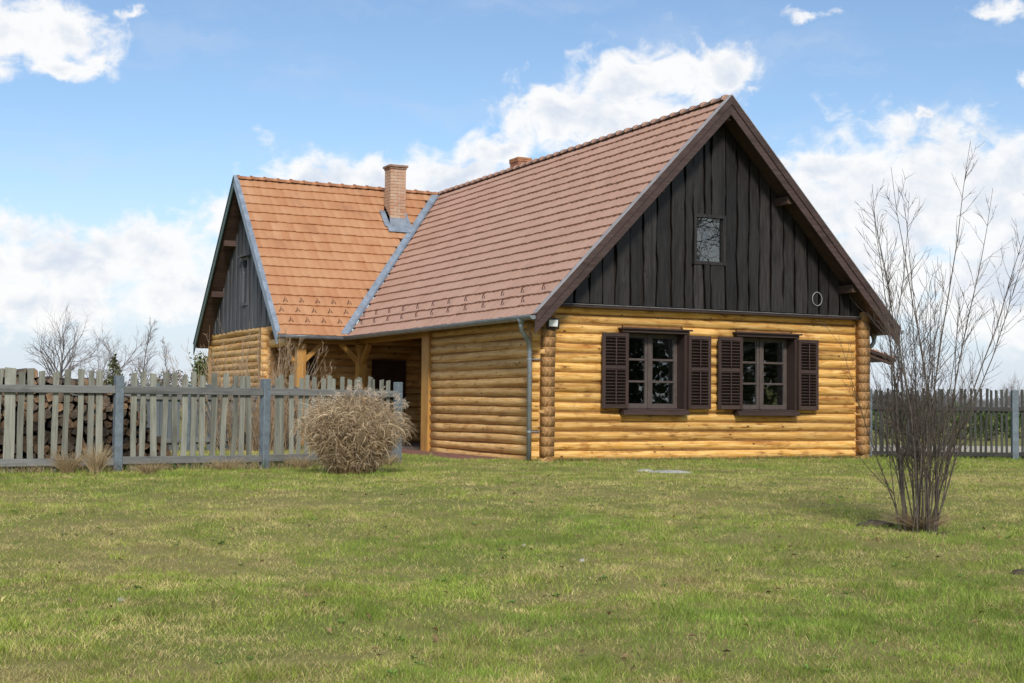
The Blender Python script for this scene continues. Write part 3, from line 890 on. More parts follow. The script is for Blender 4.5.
def verge_x(y0, z0, y1, z1, xf, xb, top, bot, m, name):
    a = [Vector((xf, y0, z0 + top)), Vector((xf, y0, z0 + bot)), Vector((xf, y1, z1 + bot)), Vector((xf, y1, z1 + top))]
    nn = (a[1] - a[0]).cross(a[2] - a[0])
    if nn.x > 0: a.reverse()
    b = MB(); b.prism(a, Vector((xf - xb, 0, 0))); return b.build(name, m, roof)
verge_x(YR - HF, ZE, YR - .001, ZR, -LW - 0.03, -LW, 0.06, -0.20, MT['metal_blue'], 'verge_trim')
verge_x(YR + HF, ZE, YR + .001, ZR, -LW - 0.03, -LW, 0.06, -0.20, MT['green_trim'], 'verge_trim')
verge_x(YR - HF, ZE, YR - .001, ZR, -LW - 0.045, -LW + 0.07, 0.085, 0.063, MT['metal_blue'], 'verge_trim')
verge_x(YR + HF, ZE, YR + .001, ZR, -LW - 0.045, -LW + 0.07, 0.085, 0.063, MT['green_trim'], 'verge_trim')
# purlins that carry the overhang
for dx, zz in ((-1.42, -0.25), (1.42, -0.25), (-2.95, -0.25), (2.95, -0.25)):
    z = ZR - abs(dx) * TAN + zz - 0.02
    stick('purlin', (W / 2 + dx, -OV + 0.06, z), (W / 2 + dx, 0.4, z), 0.13, 0.15, MT['soffit'], roof)
stick('purlin', (W / 2, -OV + 0.06, ZR - 0.30), (W / 2, 0.4, ZR - 0.30), 0.13, 0.16, MT['soffit'], roof)
for dy in (-2.4, -1.2, 1.2, 2.4):
    z = ZR - abs(dy) * TAN - 0.27
    stick('purlin', (-LW + 0.06, YR + dy, z), (XG + .4, YR + dy, z), 0.13, 0.15, MT['soffit'], roof)

# --- gutters and downpipe
def gutter(p0, p1, r=0.075):
    p0, p1 = Vector(p0), Vector(p1); t = (p1 - p0).normalized(); s = Vector((0, 0, 1)).cross(t); n = 8
    b = MB()
    for (p) in (p0, p1):
        for rr in (r, r - 0.006):
            for k in range(n + 1):
                a = math.pi * k / n
                b.v.append(tuple(p + s * math.cos(a) * rr - Vector((0, 0, 1)) * math.sin(a) * rr))
    m_ = n + 1
    for k in range(n):
        b.f.append((k, k + 1, 2 * m_ + k + 1, 2 * m_ + k)); b.f.append((m_ + k + 1, m_ + k, 3 * m_ + k, 3 * m_ + k + 1))
    b.f.append((0, 2 * m_, 3 * m_, m_)); b.f.append((n, m_ + n, 3 * m_ + n, 2 * m_ + n))
    b.f.append(tuple(range(m_, 2 * m_))); b.f.append(tuple(range(4 * m_ - 1, 3 * m_ - 1, -1)))
    b.m = [0] * len(b.f)
    b.tube([p0 + s * r, p1 + s * r], 0.010, 6); b.tube([p0 - s * r, p1 - s * r], 0.010, 6)
    return b.build('gutter', MT['metal'], house, True)
GZ = ZE + 0.0
gutter((-EV - 0.055, -OV - 0.03, GZ), (-EV - 0.055, YR - HF - 0.06, GZ))
gutter((-LW - 0.02, YR - HF - 0.055, GZ), (-EV - 0.06, YR - HF - 0.055, GZ))
gutter((W + EV + 0.055, -OV - 0.03, GZ), (W + EV + 0.055, 16, GZ))
def pipe(pts, r, name='downpipe'):
    b = MB(); b.tube(pts, r, 12); o = b.build(name, MT['metal'], house, True); return o
gx = -EV - 0.055
pyy = on_plane(529.5, 400, 'x', -0.29).y
dp = pipe([(gx, -0.22, GZ - 0.06), (gx, -0.22, GZ - 0.17), (gx + .03, -0.18, GZ - 0.23), (-0.33, pyy - .04, 2.06), (-0.30, pyy, 1.99), (-0.29, pyy, 1.90), (-0.29, pyy, 0.03)], 0.042)
b = MB(); b.tube([(gx, -0.22, GZ - 0.02), (gx, -0.22, GZ - 0.13)], [0.075, 0.048], 12); b.build('outlet', MT['metal'], dp, True)
for z in (1.75, 0.5):
    b = MB(); b.tube([(-0.29, pyy, z), (-0.29, pyy, z + 0.03)], 0.048, 12); b.box((-0.26, pyy - .015, z + .004), (-0.08, pyy + .015, z + .026)); b.build('bracket', MT['metal'], dp)
gx = W + EV + 0.055
dp = pipe([(gx, 0.1, GZ - 0.06), (gx, 0.1, GZ - 0.2), (gx - .05, 0.12, GZ - 0.28), (W + 0.25, 0.3, 2.02), (W + 0.19, 0.35, 1.92), (W + 0.19, 0.35, 0.03)], 0.042)
b = MB(); b.tube([(gx, 0.1, GZ - 0.02), (gx, 0.1, GZ - 0.13)], [0.075, 0.048], 12); b.build('outlet', MT['metal'], dp, True)

# --- gable boards
def wavy_board(x0, x1, z0, zt0, zt1, th, parent, m, amp=0.012, wob=None):
    """vertical board with waney edges in local coords (x across, z up), top cut on the slope"""
    n = max(3, int((max(zt0, zt1) - z0) / 0.15))
    cx = (x0 + x1) / 2
    ph = random.uniform(0, 50)
    vs = []; fs = []
    for i in range(n + 1):
        t = i / n
        l = (float(vn(ph + t * n * 0.42, 0.5)) - 0.5) * 2 * amp + random.uniform(-.2, .2) * amp; r = (float(vn(ph + 30 + t * n * 0.42, 0.5)) - 0.5) * 2 * amp + random.uniform(-.2, .2) * amp
        xa, xb = x0 + l, x1 + r
        for yy in (-th, 0.0):
            ch = 0.006 if yy < 0 else 0
            vs.append((xa - cx + ch, yy, (zt0 - z0) * t)); vs.append((xb - cx - ch, yy, (zt1 - z0) * t))
    for i in range(n):
        a = i * 4; c = a + 4
        fs += [(a, a + 1, c + 1, c), (a + 3, a + 2, c + 2, c + 3), (a + 2, a, c, c + 2), (a + 1, a + 3, c + 3, c + 1)]
    fs += [(0, 2, 3, 1), (n * 4, n * 4 + 1, n * 4 + 3, n * 4 + 2)]
    me = bpy.data.meshes.new('board'); me.from_pydata(vs, [], fs); me.materials.append(m); me.update()
    return add('board', me, parent, (cx, 0, z0))
gable = part('front_gable')
gable.location = (0, -0.17, 0)
GW = (3.03, 3.67, 3.62, 4.49)       # attic window
def ztop(x): return (ZE + (x + EV) * TAN if x < W / 2 else ZE + (W + EV - x) * TAN) - 0.15
x = -0.02; i = 0
while x < W + 0.0:
    w = random.uniform(0.23, 0.31); x1 = min(x + w, W + 0.02)
    for e_ in (GW[0] - .035, (GW[0] + GW[1]) / 2 + .03, GW[1] + .035):
        if x < e_ - .04 and x1 > e_ - .12: x1 = e_
    lift = random.uniform(0, .016)
    z0 = HL + random.uniform(0.015, 0.03)
    ca, cb = x + 0.017, x1 - 0.017
    def put(za, zb0, zb1):
        o = wavy_board(ca, cb, za, zb0, zb1, 0.026, gable, MT['board'], 0.026); o.location.y = -lift - random.uniform(0, .004); o.rotation_euler.y = random.uniform(-0.007, 0.007)
    zt0, zt1 = ztop(ca), ztop(cb)
    if ca < W / 2 < cb: zt0 = zt1 = min(zt0, zt1)
    if min(zt0, zt1) > z0 + 0.08:
        if ca < GW[1] - 0.0 and cb > GW[0] + 0.0:
            put(z0, GW[2] - 0.01, GW[2] - 0.01); put(GW[3] + 0.01, zt0, zt1)
        else:
            put(z0, zt0, zt1)
    x = x1; i += 1
b = MB(); b.prism([(-0.1, -0.125, HL - 0.03), (W + .1, -0.125, HL - .03), (W + 0.1, -0.125, ztop(W + .1)), (W / 2, -0.125, ztop(W / 2) - .02), (-0.1, -0.125, ztop(-.1))], Vector((0, -0.03, 0)))
o = b.build('backing', MT['dark'], house)
# ledge under the boards
b = MB(); b.box((0.0, -0.26, HL - 0.055), (W, -0.10, HL - 0.012)); o = b.build('ledge', MT['brown_x'], house); bev(o, 0.004)
b = MB(); b.box((-0.005, -0.275, HL - 0.010), (W + .005, -0.20, HL + 0.006)); o = b.build('drip_trim', plain('ledge_grey', (0.14, 0.135, 0.13), 0.6, 0.2, 0.3, 9), house)
# attic window
aw = part('attic_window')
gx0, gx1, gz0, gz1 = GW
yA = -0.225
b = MB()
b.box((gx0 - .03, yA, gz0 - .03), (gx0 + .03, -0.13, gz1 + .03)); b.box((gx1 - .03, yA, gz0 - .03), (gx1 + .03, -0.13, gz1 + .03))
b.box((gx0 + .03, yA + .002, gz1 - .03), (gx1 - .03, -0.13, gz1 + .03)); b.box((gx0 + .03, yA + .002, gz0 - .03), (gx1 - .03, -0.13, gz0 + .03))
b.build('frame', MT['board'], aw)
b = MB(); b.box((gx0 + .03, -0.165, gz0 + .03), (gx1 - .03, -0.160, gz1 - .03)); b.build('pane', MT['glass'], aw)
# loop of cable and a clip stuck to the gable
b = MB(); b.tube([(5.81 + 0.115 * math.cos(a), -0.235, 3.06 + 0.13 * math.sin(a)) for a in np.linspace(0, 2 * math.pi, 26)], 0.010, 5, False); b.build('cable_loop', MT['cable'], house)

# --- rear wing's board gable (faces -x)
wg = part('wing_gable')
wg.location = (XG - 0.06, 0, 0); wg.rotation_euler = (0, 0, -math.pi / 2)      # local x -> -y, local -y -> -x
def ztop2(y): return ZR - abs(y - YR) * TAN - 0.15
y = 9.0; i = 0
RW = (12.72, 13.22, 3.45, 4.60)
while y < 16.6:
    w = random.uniform(0.17, 0.23); y1 = y + w
    if YR > y and YR < y1: a0 = a1 = min(ztop2(y), ztop2(y1))
    else: a0, a1 = ztop2(y), ztop2(y1)
    if min(a0, a1) > 2.90:
        segs = [(2.80, a0, a1)]
        if y1 > RW[0] + .03 and y < RW[1] - .03: segs = [(2.80, RW[2], RW[2]), (RW[3], a0, a1)]
        for za, t0, t1 in segs:
            # local x = -y : left end of the board in local space is y1
            o = wavy_board(-y1 - .006, -y + .006, za, t1, t0, 0.022, wg, MT['board_grey'], 0.004); o.location.y = -(0.018 if i % 2 else 0.0)
    y = y1; i += 1
b = MB(); b.prism([(XG - 0.02, 16.6, HL - .1), (XG - 0.02, 9.0, HL - .1), (XG - 0.02, YR, ztop2(YR) - .02)], Vector((-0.03, 0, 0))); b.build('backing', MT['dark'], house)
w2 = part('wing_attic_window')
b = MB()
xA = XG - 0.12
b.box((xA, RW[0] - .04, RW[2] - .04), (XG - .03, RW[0] + .03, RW[3] + .04)); b.box((xA, RW[1] - .03, RW[2] - .04), (XG - .03, RW[1] + .04, RW[3] + .04))
b.box((xA + .002, RW[0] + .03, RW[2] - .04), (XG - .03, RW[1] - .03, RW[2] + .03)); b.box((xA + .002, RW[0] + .03, RW[3] - .03), (XG - .03, RW[1] - .03, RW[3] + .04))
b.build('frame', MT['board_grey'], w2)
b = MB(); b.box((XG - .06, RW[0] + .03, RW[2] + .03), (XG - .055, RW[1] - .03, RW[3] - .03)); b.build('pane', MT['glass'], w2)
b = MB(); b.box((xA - .1, RW[0] - .12, RW[3] + .05), (XG - .03, RW[1] + .12, RW[3] + .08)); b.build('hood', MT['board_grey'], w2)

# --- front windows with louvred shutters
def shutter(xa, xb, z0, z1, hinge_left, ang):
    w = xb - xa
    sh = empty('shutter', (xa if hinge_left else xb, -0.215, z0), house)
    s = 1 if hinge_left else -1
    sh.rotation_euler = (0, 0, ang)
    H = z1 - z0
    def bx(name, x0, x1, za, zb, y0=-0.022, y1=0.022, m='brown'):
        b = MB(); b.box((min(s * x0, s * x1), y0, za), (max(s * x0, s * x1), y1, zb)); o = b.build(name, MT[m], sh); bev(o, 0.004); return o
    sw = 0.062
    bx('stile', 0, sw, 0, H); bx('stile', w - sw, w, 0, H)
    bx('rail', sw, w - sw, 0, 0.075, -0.020, 0.020, 'brown_x'); bx('rail', sw, w - sw, H - 0.065, H, -0.020, 0.020, 'brown_x')
    mid = H * 0.545
    bx('rail', sw, w - sw, mid - 0.035, mid + 0.035, -0.020, 0.020, 'brown_x')
    b = MB(); mt = Matrix.Rotation(R(-38), 4, 'X'); b.box((-(w - 2 * sw) / 2, -0.026, -0.005), ((w - 2 * sw) / 2, 0.026, 0.005), 0, mt)
    me = b.mesh('slat', MT['brown_x'])
    for za, zb in ((0.075, mid - 0.035), (mid + 0.035, H - 0.065)):
        n = int((zb - za) / 0.052)
        for i in range(n):
            add('slat', me, sh, (s * w / 2, 0, za + (i + 0.5) * (zb - za) / n))
        bx('control_bar', w / 2 - 0.012, w / 2 + 0.012, za + .01, zb - .01, -0.042, -0.030)
    b = MB(); b.box((sw + .001 if s > 0 else -w + sw + .001, 0.024, 0.01), (w - sw if s > 0 else -sw, 0.028, H - 0.01)); b.build('backing', MT['dark'], sh)
    return sh

def window(xa, xb):
    wn_ = part('window')
    # deep brown jambs through the log wall
    y0, y1 = -0.185, 0.20
    b = MB(); b.box((xa - 0.07, y0, WZ0), (xa, y1, WZ1)); o = b.build('jamb', MT['brown'], wn_); bev(o)
    b = MB(); b.box((xb, y0, WZ0), (xb + 0.07, y1, WZ1)); o = b.build('jamb', MT['brown'], wn_); bev(o)
    b = MB(); b.box((xa - 0.09, y0 - 0.025, WZ1), (xb + 0.09, y1, WZ1 + 0.055)); b.box((xa - 0.13, y0 - 0.075, WZ1 + 0.055), (xb + 0.13, -0.05, WZ1 + 0.085)); o = b.build('hood', MT['brown_x'], wn_); bev(o)
    b = MB(); b.box((xa - 0.08, y0 - 0.055, WZ0 - 0.115), (xb + 0.08, y1, WZ0 - 0.035)); b.box((xa - 0.072, y0 - 0.005, WZ0 - 0.035), (xb + 0.072, y1, WZ0)); o = b.build('sill', MT['brown_x'], wn_); bev(o)
    yg = 0.06
    mid = (xa + xb) / 2
    for (a, c) in ((xa + 0.003, mid - 0.004), (mid + 0.004, xb - 0.003)):
        b = MB(); fw = 0.075
        b.box((a, yg, WZ0 + .003), (a + fw, yg + 0.06, WZ1 - .003)); b.box((c - fw, yg, WZ0 + .003), (c, yg + 0.06, WZ1 - .003))
        b.box((a + fw, yg + .002, WZ0 + .003), (c - fw, yg + .06, WZ0 + .09)); b.box((a + fw, yg + .002, WZ1 - .075), (c - fw, yg + .06, WZ1 - .003))
        zs = [WZ0 + .09, WZ0 + .09 + (WZ1 - WZ0 - .165) / 3, WZ0 + .09 + 2 * (WZ1 - WZ0 - .165) / 3, WZ1 - .075]
        for z in zs[1:3]: b.box((a + fw, yg + .004, z - 0.019), (c - fw, yg + .056, z + 0.019))
        o = b.build('sash', MT['sash'], wn_); bev(o, 0.004)
        for i in range(3):
            b = MB(); za, zb = zs[i] + (0.019 if i else 0), zs[i + 1] - (0.019 if i < 2 else 0)
            b.box((-(c - a - 2 * fw) / 2, -.002, 0), ((c - a - 2 * fw) / 2, .002, zb - za))
            o = b.build('pane', MT['glass'], wn_); o.location = ((a + c) / 2, yg + .03, za); o.rotation_euler = (random.uniform(-.012, .012), 0, random.uniform(-.012, .012))
    b = MB(); b.box((mid - .028, yg - .018, WZ0 + .01), (mid + .028, yg - .001, WZ1 - .01)); b.build('astragal', MT['sash'], wn_)
    shutter(xa - 0.505, xa + 0.015, 0.93, 2.27, False, R(random.uniform(-5, -1)))
    shutter(xb + 0.055, xb + 0.555, 0.93, 2.27, True, R(random.uniform(1, 6)))
for xa, xb in WINS: window(xa, xb)

# --- floodlight at the corner
fl_ = empty('floodlight', (0.02, -0.33, 2.40)); tag(fl_, 'small white-faced floodlight on the house corner below the roof', 'floodlight')
fl_.rotation_euler = (R(12), 0, R(-12))
b = MB(); b.box((-0.10, -0.05, -0.08), (0.10, 0.0, 0.08)); o = b.build('housing', MT['black'], fl_); bev(o, 0.012, 2)
b = MB(); b.box((-0.078, -0.056, -0.058), (0.078, -0.051, 0.058)); b.build('lens', plain('lamp_lens', (0.78, 0.80, 0.82), 0.25), fl_)
b = MB(); b.box((-0.115, -0.03, -0.10), (-0.102, -0.01, 0.01)); b.box((0.102, -0.03, -0.10), (0.115, -0.01, 0.01)); b.box((-0.115, -0.03, -0.113), (0.115, 0.05, -0.10)); b.build('bracket', MT['black'], fl_)

# --- chimneys
def chimney(cx, cy, sx, sy, z0, z1, name, tonea, toneb, flashing):
    ch = empty(name, (cx, cy, z0), house)
    H = z1 - z0
    b = MB(); b.box((-sx / 2 + .008, -sy / 2 + .008, 0), (sx / 2 - .008, sy / 2 - .008, H)); b.build('mortar_core', MT['mortar'], ch)
    v0 = np.array([(x, y, z) for z in (0, 1) for y in (0, 1) for x in (0, 1)], float); F0 = [(0, 2, 3, 1), (4, 5, 7, 6), (0, 1, 5, 4), (2, 6, 7, 3), (0, 4, 6, 2), (1, 3, 7, 5)]
    vs = []; fs = []; ts = []
    bl, bh, g = 0.25, 0.066, 0.013
    rows = int(H / (bh + g))
    for r_ in range(rows):
        z = r_ * (bh + g) + 0.004
        for side in range(4):
            Ls = sx if side % 2 == 0 else sy
            x = -Ls / 2 - (0.12 if (r_ + side) % 2 else 0.0)
            while x < Ls / 2 - 0.02:
                a = max(x, -Ls / 2); c = min(x + bl, Ls / 2)
                if c - a > 0.03:
                    d = 0.03 + random.uniform(-.003, .003)
                    q = v0 * np.array([c - a - g, d, bh]) + np.array([a + g / 2, 0, z])
                    off = (sy if side % 2 == 0 else sx) / 2
                    q[:, 1] += -off - 0.004
                    an = side * math.pi / 2; R2 = np.array([[math.cos(an), -math.sin(an), 0], [math.sin(an), math.cos(an), 0], [0, 0, 1]])
                    q = q @ R2.T
                    n = len(vs) * 8; vs.append(q); fs += [tuple(n + i for i in f) for f in F0]; ts += [random.random()] * 8
                x += bl + g
    me = tile_mesh_from([tuple(q) for q in np.concatenate(vs)], fs, ts, tile_mat('brick_' + name, tonea, toneb, (0.16, 0.10, 0.075)))
    tag(add('bricks', me, ch), kind='stuff')
    b = MB(); e_ = .05 if flashing else .02
    b.box((-sx / 2 - e_, -sy / 2 - e_, H), (sx / 2 + e_, sy / 2 + e_, H + 0.06)); b.box((-sx / 2 - .02, -sy / 2 - .02, H - 0.05), (sx / 2 + .02, sy / 2 + .02, H - .001)); o = b.build('cap', MT['cap'] if flashing else MT['ridge_orange'], ch); bev(o, 0.01)
    return ch
CX, CY, CS = 1.86, 11.92, 0.42
ch = chimney(CX, CY, CS, CS, 4.95, 7.06, 'chimney', (0.50, 0.36, 0.25), (0.42, 0.20, 0.11), True)
# sheet-metal skirt round the chimney, lying on the tiles
O, A, S, Nn = rear_n
def onroof(x, y, n): return Vector((x, y, ZE + (y - (YR - HF)) * TAN)) + Nn * n - Vector((CX, CY, 4.95))
x0, x1, y0, y1 = CX - CS / 2, CX + CS / 2, CY - CS / 2, CY + CS / 2
b = MB()
b.prism([onroof(x0 - .10, y0 - .16, .075), onroof(x1 + .10, y0 - .16, .075), onroof(x1 + .10, y0, .075), onroof(x0 - .10, y0, .075)], Nn * .006)
b.prism([onroof(x0 - .16, y0 - .02, .077), onroof(x0, y0 - .02, .077), onroof(x0, y1, .077), onroof(x0 - .16, y1, .077)], Nn * .006)
b.prism([onroof(x1, y0 - .02, .077), onroof(x1 + .16, y0 - .02, .077), onroof(x1 + .16, y1, .077), onroof(x1, y1, .077)], Nn * .006)
zf = ZE + (y0 - (YR - HF)) * TAN - 4.95
b.box((-CS / 2 - .012, -CS / 2 - .014, zf - .1), (CS / 2 + .012, -CS / 2 - .006, zf + 0.27))
for sx in (-1, 1):
    xa = sx * (CS / 2 + .010)
    pts = [(xa, -CS / 2, zf), (xa, CS / 2, zf + CS * TAN), (xa, CS / 2, zf + CS * TAN + .2), (xa, -CS / 2, zf + .27)]
    b.poly(pts); b.poly(pts[::-1])
b.build('flashing', MT['metal_blue'], ch)
chimney(4.15, 9.25, 0.36, 0.46, 5.6, 7.04, 'chimney', (0.40, 0.16, 0.09), (0.34, 0.13, 0.075), False)

# --- canopy on the far side wall (its edge shows past the right corner)
cn = empty('canopy', (W + 0.1, 1.80, 2.05), house)
Sx = Vector((-1.80, 0, 0.47)).normalized(); Ax = Vector((0, 1, 0)); Nx = Vector((0.47, 0, 1.80)).normalized()
b = MB(); b.prism([(0, -.85, 0.42), (1.78, -.85, -0.05), (1.78, .85, -0.05), (0, .85, 0.42)], Nx * 0.05); b.build('canopy_deck', MT['soffit'], cn)
vv, ff = tile_proto(0.2, 0.30, 0.02, None, 0); tm = tile_mesh_from(vv, ff, [0.5] * len(vv), MT['tile_pink'])
q = Matrix((Ax, Sx, Nx)).transposed().to_quaternion()
for r_ in range(7):
    for i in range(8):
        o = add('tile', tm, cn, Vector((1.80, -0.72 + i * 0.205, -0.05)) + Sx * (r_ * 0.25) + Nx * 0.012); o.rotation_mode = 'QUATERNION'; o.rotation_quaternion = q
for yy in (-.75, .75):
    stick('rafter', (0.0, yy, 0.33), (1.76, yy, -0.13), 0.08, 0.09, MT['soffit'], cn)
    stick('brace', (0.02, yy, -0.75), (1.05, yy, 0.0), 0.09, 0.09, MT['soffit'], cn)

# --- paving along the porch side
b = MB(); b.box((-1.10, 1.05, -0.10), (-0.08, 9.0, -0.012)); b.box((-1.95, 9.002, -0.10), (2.48, 10.9, 0.012)); b.box((-0.078, 4.92, -0.10), (2.48, 9.0, 0.0119))
o = b.build('patio', plain('patio_bed', (0.12, 0.09, 0.075), 0.95)); tag(o, 'red brick paving beside the porch', kind='structure')
vs = []; fs = []; ts = []
v0 = np.array([(x, y, z) for z in (0, 1) for y in (0, 1) for x in (0, 1)], float); F0 = [(0, 2, 3, 1), (4, 5, 7, 6), (0, 1, 5, 4), (2, 6, 7, 3), (0, 4, 6, 2), (1, 3, 7, 5)]
for i in range(10):
    for j in range(40):
        x = -1.10 + i * 0.104; y = 1.06 + j * 0.204 - (0.1 if i % 2 else 0)
        if y < 1.03 or y > 8.8: continue
        n = len(vs) * 8; vs.append(v0 * np.array([0.096, 0.196, 0.03]) + np.array([x, y, -0.028 + random.uniform(0, .005)])); fs += [tuple(n + k for k in f) for f in F0]; ts += [random.random()] * 8
me = tile_mesh_from([tuple(q) for q in np.concatenate(vs)], fs, ts, MT['paver'])
tag(add('pavers', me, o), kind='stuff')

# ------------------------------------------------------------------ fences
def picket_mesh(w, t, h, m, amp=0.012, top='flat'):
    n = 5; vs = []; fs = []; ph = random.uniform(0, 99)
    for i in range(n + 1):
        k = i / n; sx = (float(vn(ph + k * 2.2, .3)) - .5) * 2 * amp; sw = w * (1 + (float(vn(ph + 40 + k * 3, .7)) - .5) * .35)
        tilt = random.uniform(-.006, .006) if i == n else 0
        for (a, c) in ((-.5, -.35), (.5, -.35), (.5, .35), (.25, .5), (-.25, .5), (-.5, .35)):
            vs.append((sx + a * sw, c * t, h * k + (tilt * a * 4 if i == n else 0)))
    for i in range(n):
        for q in range(6):
            a = i * 6 + q; b_ = i * 6 + (q + 1) % 6
            fs.append((a, b_, b_ + 6, a + 6))
    fs.append(tuple(range(5, -1, -1))); fs.append(tuple(n * 6 + q for q in range(6)))
    me = bpy.data.meshes.new('picket'); me.from_pydata(vs, [], fs); me.materials.append(m); me.update(); return me

def fence(name, label, posts, spacing, pw, ph, mats, post_h, post_w, rail_z, rail_h, jit=1.0, rails_front=True, start_post=True):
    """posts: ground points along the run; rails on the camera side, crooked pickets behind them"""
    root = empty(name, posts[0]); tag(root, label, 'fence')
    base = Vector(posts[0])
    var = [picket_mesh(pw, 0.028, ph, mats[0], 0.016 * jit) for _ in range(14)] + [picket_mesh(pw * 1.7, 0.028, ph, mats[0], 0.010 * jit) for _ in range(1)]
    for i in range(len(posts) - 1):
        a, c = Vector(posts[i]), Vector(posts[i + 1]); d = c - a; L = d.length; t = d.normalized(); ang = math.atan2(t.y, t.x)
        nrm = Vector((t.y, -t.x, 0)).normalized()                  # towards the camera
        n = int(L / spacing)
        for k in range(n):
            s = (k + 0.5) * L / n + random.uniform(-.018, .018) * jit
            if min(s, L - s) < post_w * 0.7: continue
            o = add('picket', random.choice(var), root, a + t * s - base + Vector((0, 0, -0.06 + random.uniform(-.03, .03))), (0, random.gauss(0, 0.018) * jit, ang))
        for zz in rail_z:
            q0 = a - base + nrm * 0.036 + t * (post_w * .5) + Vector((0, 0, zz + random.uniform(-.012, .012))); q1 = c - base + nrm * 0.036 - t * (post_w * .5) + Vector((0, 0, zz + random.uniform(-.012, .012)))
            stick('rail', q0, q1, 0.042, rail_h, mats[1], root)
    for i, p in enumerate(posts):
        if i == 0 and not start_post: continue
        b = MB(); b.box((-post_w / 2, -post_w / 2, 0), (post_w / 2, post_w / 2, post_h + 0.1)); me = b.mesh('post', mats[2])
        q = Vector(posts[min(i + 1, len(posts) - 1)]) - Vector(posts[max(i - 1, 0)])
        o = add('post', me, root, Vector(p) - base + Vector((0, 0, -0.1)), (0, 0, math.atan2(q.y, q.x))); bev(o, 0.008)
    return root
def at_ground(p): return Vector((p.x, p.y, float(gz(p.x, p.y))))
fp = [ground_at(117, 472), ground_at(264, 468.5), ground_at(397, 463)]
f0 = at_ground(Vector((fp[0].x - 2.3, fp[0].y - 0.22, 0)))
fence('picket_fence', 'weathered grey picket fence with blue-grey posts in front of the woodpile', [f0] + fp, 0.148, 0.080, 1.44, (MT['picket'], MT['rail'], MT['fpost']), 1.33, 0.115, (1.13, 0.15), 0.105)
rp0 = at_ground(Vector((7.25, -0.02, 0))); rp1 = ground_at(1015, 459.5)
dv = (rp1 - rp0); rp2 = at_ground(rp1 + dv.normalized() * 2.9); rp3 = at_ground(rp2 + dv.normalized() * 2.9)
fence('picket_fence', 'dark thin-slatted picket fence right of the house, behind the bare shrub', [rp0, rp1, rp2, rp3], 0.100, 0.047, 1.42, (MT['picket_dark'], MT['rail_dark'], MT['fpost']), 1.36, 0.125, (0.98, 0.10), 0.085, 0.5)
bf0 = Vector((-11.0, 3.6, 0)); bf1 = Vector((-7.6, 4.9, 0)); bf2 = Vector((-4.8, 6.0, 0)); bf3 = Vector((-2.2, 7.0, 0))
fence('picket_fence', 'slate-grey picket fence seen through the gaps of the front fence', [at_ground(p) for p in (bf0, bf1, bf2, bf3)], 0.15, 0.105, 1.36, (MT['fence_back'], MT['rail'], MT['fpost']), 1.30, 0.11, (1.05, 0.2), 0.09, 0.5)

# ------------------------------------------------------------------ firewood
def firewood_mesh():
    k = random.randint(5, 8); L = random.uniform(0.80, 0.95); vs = []; fs = []; mi = []
    split = random.random() < 0.6
    ring = []
    for i in range(k):
        a = 2 * math.pi * i / k + random.uniform(-.25, .25); r = random.uniform(0.055, 0.088) * (0.55 if split and i < k // 2 else 1)
        ring.append((math.cos(a) * r, math.sin(a) * r))
    for y in (-L / 2, L / 2):
        for (x, z) in ring: vs.append((x * random.uniform(.94, 1.06), y + random.uniform(-.012, .012), z * random.uniform(.94, 1.06)))
    for i in range(k):
        fs.append((i, (i + 1) % k, k + (i + 1) % k, k + i)); mi.append(0 if not (split and i < k // 2) else 1)
    fs.append(tuple(range(k - 1, -1, -1))); mi.append(1); fs.append(tuple(range(k, 2 * k))); mi.append(1)
    me = bpy.data.meshes.new('firewood_log'); me.from_pydata(vs, [], fs)
    me.materials.append(MT['firebark']); me.materials.append(random.choice([MT['firecut'], MT['firecut_grey'], MT['firecut_grey']])); me.polygons.foreach_set('material_index', mi); me.update(); return me
fw = [firewood_mesh() for _ in range(26)]
def wood_h(x):
    return float(np.interp(x, [-9.9, -9.2, -8.0, -7.55, -7.3, -7.05, -6.75, -6.55], [1.40, 1.38, 1.34, 1.24, 1.0, 0.72, 0.40, 0.16]))
z = 0.07; row = 0
while z < 1.42:
    x = -9.75 + (0.06 if row % 2 else 0)
    while x < -6.5:
        if z < wood_h(x) + random.uniform(-.05, .05):
            yy = -2.05 + (x + 9.1) * 0.10 + 1.25 + random.uniform(-.035, .035)
            o = add('firewood_log', random.choice(fw), None, (x + random.uniform(-.012, .012), yy, z + random.uniform(-.012, .012)), (random.uniform(-.06, .06), random.uniform(0, 6.28), 0.1 + random.uniform(-.1, .1)))
            wz_ = wood_h(x)
            lab, grp = ('split firewood log in the low heap right of the first blue-grey fence post', 'firewood in the low heap') if x > -7.45 else (('split firewood log in the top course of the pile, above the fence rail', 'firewood in the top course') if z > 1.14 else ('split firewood log in the stack behind the fence panel left of the first post', 'firewood in the main stack'))
            tag(o, lab, 'firewood', grp)
        x += 0.131
    z += 0.116; row += 1

# ------------------------------------------------------------------ plants
def ribbons(paths, width, colr, taper=0.75):
    """paths (n,k,3) -> thin flat ribbons"""
    n, k, _ = paths.shape
    tang = np.gradient(paths, axis=1)
    rnd = RNG.normal(0, 1, (n, 1, 3))
    side = np.cross(tang, np.broadcast_to(rnd, tang.shape)); side /= np.linalg.norm(side, axis=-1, keepdims=True) + 1e-9
    prof = (1 - taper * np.linspace(0, 1, k))[None, :, None] * np.asarray(width).reshape(-1, 1, 1) * 0.5
    V = np.stack([paths - side * prof, paths + side * prof], 2).reshape(n, 2 * k, 3)
    b = np.arange(n)[:, None] * (2 * k)
    Q = np.concatenate([b + np.array([2 * j, 2 * j + 1, 2 * j + 3, 2 * j + 2]) for j in range(k - 1)], 0)
    C = np.repeat(colr[:, None, :], 2 * k, 1).reshape(-1, 3)
    return V.reshape(-1, 3), Q, C

